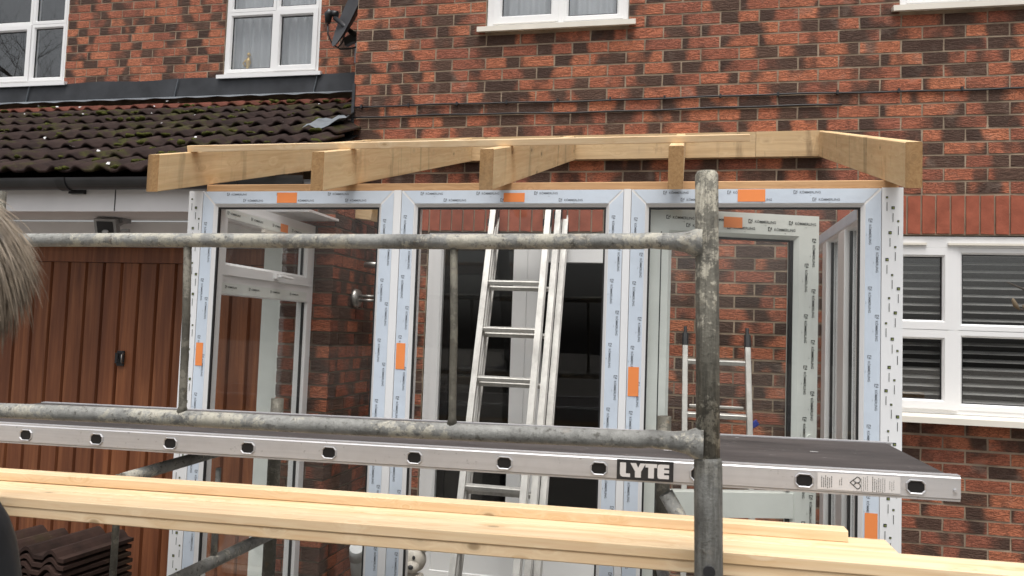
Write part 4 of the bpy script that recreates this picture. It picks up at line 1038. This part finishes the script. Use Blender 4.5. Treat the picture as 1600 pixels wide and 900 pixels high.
def tstack(x, y, n, rz, tilt, label):
    for i in range(n):
        o = bpy.data.objects.new('stacked_tile', stm); o.location = (x+random.uniform(-.01, .01), y+random.uniform(-.01, .01), GZ+.02+.034*i)
        o.rotation_euler = (0, tilt if i else tilt, rz+random.uniform(-.03, .03)); col.objects.link(o)
        tag(o, label, 'roof tile', 'dark roof tiles stacked by the garage')
tstack(-2.92, 3.12, 18, -.10, 0, 'dark ribbed roof tile in the stack beside the garage door')
tstack(-3.30, 3.16, 17, -.10, 0, 'dark ribbed roof tile in the stack beside the garage door')

# ---------------------------------------------------------------- person at the left edge
def skin_body(name, joints, edges):
    me = bpy.data.meshes.new(name); me.from_pydata([j[0] for j in joints], edges, [])
    ob = bpy.data.objects.new(name, me); col.objects.link(ob)
    md = ob.modifiers.new('s', 'SKIN'); 
    for i, j in enumerate(joints):
        sv = me.skin_vertices[0].data[i]; sv.radius = j[1] if isinstance(j[1], tuple) else (j[1], j[1]); sv.use_root = (i == 0)
    ob.modifiers.new('u', 'SUBSURF').levels = 2; ob.modifiers['u'].render_levels = 2
    dgp = bpy.context.evaluated_depsgraph_get(); ev = ob.evaluated_get(dgp)
    m2 = bpy.data.meshes.new_from_object(ev); bpy.data.objects.remove(ob); return m2
PX, PY = -.975, .82; HZ = .025; PD = -.03; FACE = Vector((-.78, .62, 0))
pr = thing('person', 'person with wind blown grey blond hair and dark jacket at the left edge', 'person', (PX, PY, GZ))
def J(x, y, z, r): return ((x, y, z+(PD if -.3 > z > -1.4 or z in (-.26, -.285) else (PD if z == -.15 else 0))), r)
jt = [J(0, 0, -.78, (.15, .12)), J(0, .01, -.60, (.155, .115)), J(0, .01, -.40, (.165, .12)), J(0, 0, -.26, (.10, .085)), J(0, .01, -.15, .055), J(0, .02, -.06, .06),
      J(0, .02, HZ, (.078, .095)), J(0, .015, HZ+.075, (.06, .075)),
      J(.165, 0, -.285, .062), J(.20, -.01, -.55, .048), J(.15, .12, -.74, .038), J(.10, .13, -.80, .035),
      J(-.165, 0, -.285, .062), J(-.20, -.01, -.55, .048), J(-.15, .12, -.74, .038), J(-.10, .13, -.80, .035),
      J(.09, 0, -.86, .09), J(.10, .01, -1.25, .062), J(.105, -.02, GZ+.09, .045), J(.11, .12, GZ+.045, .042),
      J(-.09, 0, -.86, .09), J(-.10, .01, -1.25, .062), J(-.105, -.02, GZ+.09, .045), J(-.11, .12, GZ+.045, .042)]
ed = [(0, 1), (1, 2), (2, 3), (3, 4), (4, 5), (5, 6), (6, 7), (3, 8), (8, 9), (9, 10), (10, 11), (3, 12), (12, 13), (13, 14), (14, 15), (0, 16), (16, 17), (17, 18), (18, 19), (0, 20), (20, 21), (21, 22), (22, 23)]
bm2 = skin_body('body', jt, ed)
FROT = Matrix.Rotation(math.atan2(FACE.y, FACE.x)-math.pi/2, 3, 'Z')
for mt in ('skin', 'jacket', 'trouser', 'black'): bm2.materials.append(MAT[mt])
for p in bm2.polygons:
    z = p.center.z; p.use_smooth = True
    p.material_index = 0 if z > -.185 else (1 if z > -.88 else (2 if z > GZ+.12 else 3))
for v in bm2.vertices:
    zz = min(1, max(0, (-.12-v.co.z)/.14)); v.co = FROT @ v.co+Vector((-.172*zz, .05*zz, -GZ))
def fp(x, y, z): return Vector((PX, PY, 0))+FROT @ Vector((x-PX, y-PY, z))
bo = bpy.data.objects.new('body', bm2); link(bo, pr)
m = MB(); hx, hy, hz3 = PX, PY+.115, HZ
m.tube([fp(hx, hy-.012, hz3+.03), fp(hx, hy+.012, hz3-.012), fp(hx, hy-.005, hz3-.022)], [.008, .014, .008], 8); m.build('nose', 'skin', pr)
for s in (-1, 1):
    e = MB(); e.blob(fp(PX+s*.032, PY+.100, HZ+.018), (.013, .01, .010), 10, 8); e.build('eye', 'paper', pr)
    e = MB(); e.blob(fp(PX+s*.083, PY+.02, HZ), (.012, .022, .032), 10, 8); e.build('ear', 'skin', pr)
m = MB(); m.blob(fp(PX, PY+.108, HZ-.055), (.026, .008, .008), 10, 6); m.build('mouth', 'orange', pr).data.materials[0] = MAT['skin']
# hood / collar of the jacket
m = MB(); m.tube([(PX-.11, PY+.045, -.23), (PX-.08, PY+.03, -.195), (PX-.04, PY+.015, -.15)], [.115, .105, .085], 20, False); m.build('collar', 'jacket', pr)
# hair: cap plus strands blown to the right
m = MB(); m.blob((PX, PY-.005, HZ+.045), (.100, .112, .098), 22, 16, .02); cap_o = m.build('hair', 'hair', pr)
m = MB(); rnd = random.Random(5); HC = Vector((PX, PY-.005, HZ+.045))
for i in range(4200):
    th = rnd.uniform(0, 2*math.pi); ph = math.acos(rnd.uniform(-.55, 1))
    nrm = Vector((math.sin(ph)*math.cos(th), math.sin(ph)*math.sin(th), math.cos(ph)))
    if nrm.dot(FACE) > .45 and nrm.z < .35: continue
    p = HC+Vector((nrm.x*.101, nrm.y*.113, nrm.z*.099))
    tan = Vector((0, 0, -1))-nrm*(-nrm.z); tan = tan.normalized() if tan.length > .05 else Vector((1, 0, 0))
    wind = Vector((.75, -.15, -.05))
    fly = rnd.random() < .05
    d = (tan*.9+wind*(.7 if fly else .30)+nrm*(.30 if fly else .09)+Vector((rnd.gauss(0, .10), rnd.gauss(0, .10), rnd.gauss(0, .10)))).normalized()
    L = rnd.uniform(.04, .10); w_ = rnd.uniform(.0006, .0018)
    pts = [p]; n = 6
    for k in range(n):
        pts.append(pts[-1]+d*(L/n)); d = (d+Vector((.02, 0, -.16))+nrm*-.02).normalized()
        off_ = pts[-1]-HC; e_ = Vector((off_.x/.103, off_.y/.115, off_.z/.101)).length
        if e_ < 1: pts[-1] = HC+off_/e_
    sdv = d.cross(Vector((.4, -.8, .3))).normalized()
    vs = []
    for k, q in enumerate(pts):
        ww = w_*(1-k/(n+.3)); vs += [q-sdv*ww, q+sdv*ww]
    m.add(vs, [(2*k, 2*k+1, 2*k+3, 2*k+2) for k in range(n)], True)
m.build('hair_strands', 'hair', cap_o)

# ---------------------------------------------------------------- bare shrub at the right, bare trees behind the viewer
def branchy(name, label, base, h, seed, r0, lean=(0, 0, 0), levels=4, cat='tree', nb=(3, 5), spread=.9):
    rr = random.Random(seed); t = thing(name, label, cat, base); tk = MB(); cr = MB()
    def grow(p, d, L, r, lev):
        pts = [p]; rs = [r]; n = 5
        for k in range(n):
            d = (d+Vector((rr.gauss(0, .10), rr.gauss(0, .10), rr.gauss(.02, .08)))).normalized(); pts.append(pts[-1]+d*L/n); rs.append(r*(1-.55*(k+1)/n))
        (tk if lev == 0 else cr).tube(pts, rs, 8 if lev < 2 else 4, False)
        if lev >= levels: return
        for k in range(rr.randint(*nb)):
            i = rr.randint(2, n); q = pts[i]; a = rr.uniform(0, 6.283); sidev = Vector((math.cos(a), math.sin(a), rr.uniform(.1, .7)))
            grow(q, (d*.6+sidev*spread).normalized(), L*rr.uniform(.5, .75), rs[i]*.68, lev+1)
    grow(Vector(base), Vector((lean[0], lean[1], 1)).normalized(), h*.42, r0, 0)
    tk.build('trunk', 'bark', t); cr.build('crown', 'bark', t); return t
tag(branchy('bare_tree', 'taller bare winter tree reflected in the left upper window', (-16.5, -5.5, GZ), 12, 3, .24, levels=5), group='bare trees across the drive')
tag(branchy('bare_tree', 'lower bare winter tree with spreading branches reflected in the left upper window', (-14.0, -3.2, GZ), 10, 21, .20, levels=5), group='bare trees across the drive')
sh = thing('bare_shrub', 'bare budding twig reaching in at the right edge', 'shrub', (1.06, 2.02, GZ))
m = MB(); m.tube([(1.06, 2.02, GZ), (1.04, 2.03, -.8), (.98, 2.01, -.1), (.90, 2.0, .10), (.82, 2.0, .125), (.785, 2.0, .142), (.750, 2.0, .158)], [.016, .012, .007, .0045, .003, .0026, .0015], 8); m.tube([(1.04, 2.03, -.8), (1.2, 2.1, -.2), (1.28, 2.12, .2)], [.010, .007, .003], 7); m.build('stem', 'bark', sh)
m = MB(); m.tube([(.86, 2.0, .112), (.80, 2.0, .094), (.775, 2.0, .095), (.768, 2.0, .100)], [.003, .0024, .002, .0012], 6); m.build('twig', 'bark', sh)
m = MB(); m.tube([(.776, 2.0, .094), (.768, 2.0, .104), (.763, 2.0, .116), (.762, 2.0, .122)], [.002, .0055, .004, .0006], 8); m.tube([(.792, 2.0, .095), (.786, 2.0, .100), (.782, 2.0, .106)], [.002, .004, .0006], 8); m.build('bud', 'bud', sh)
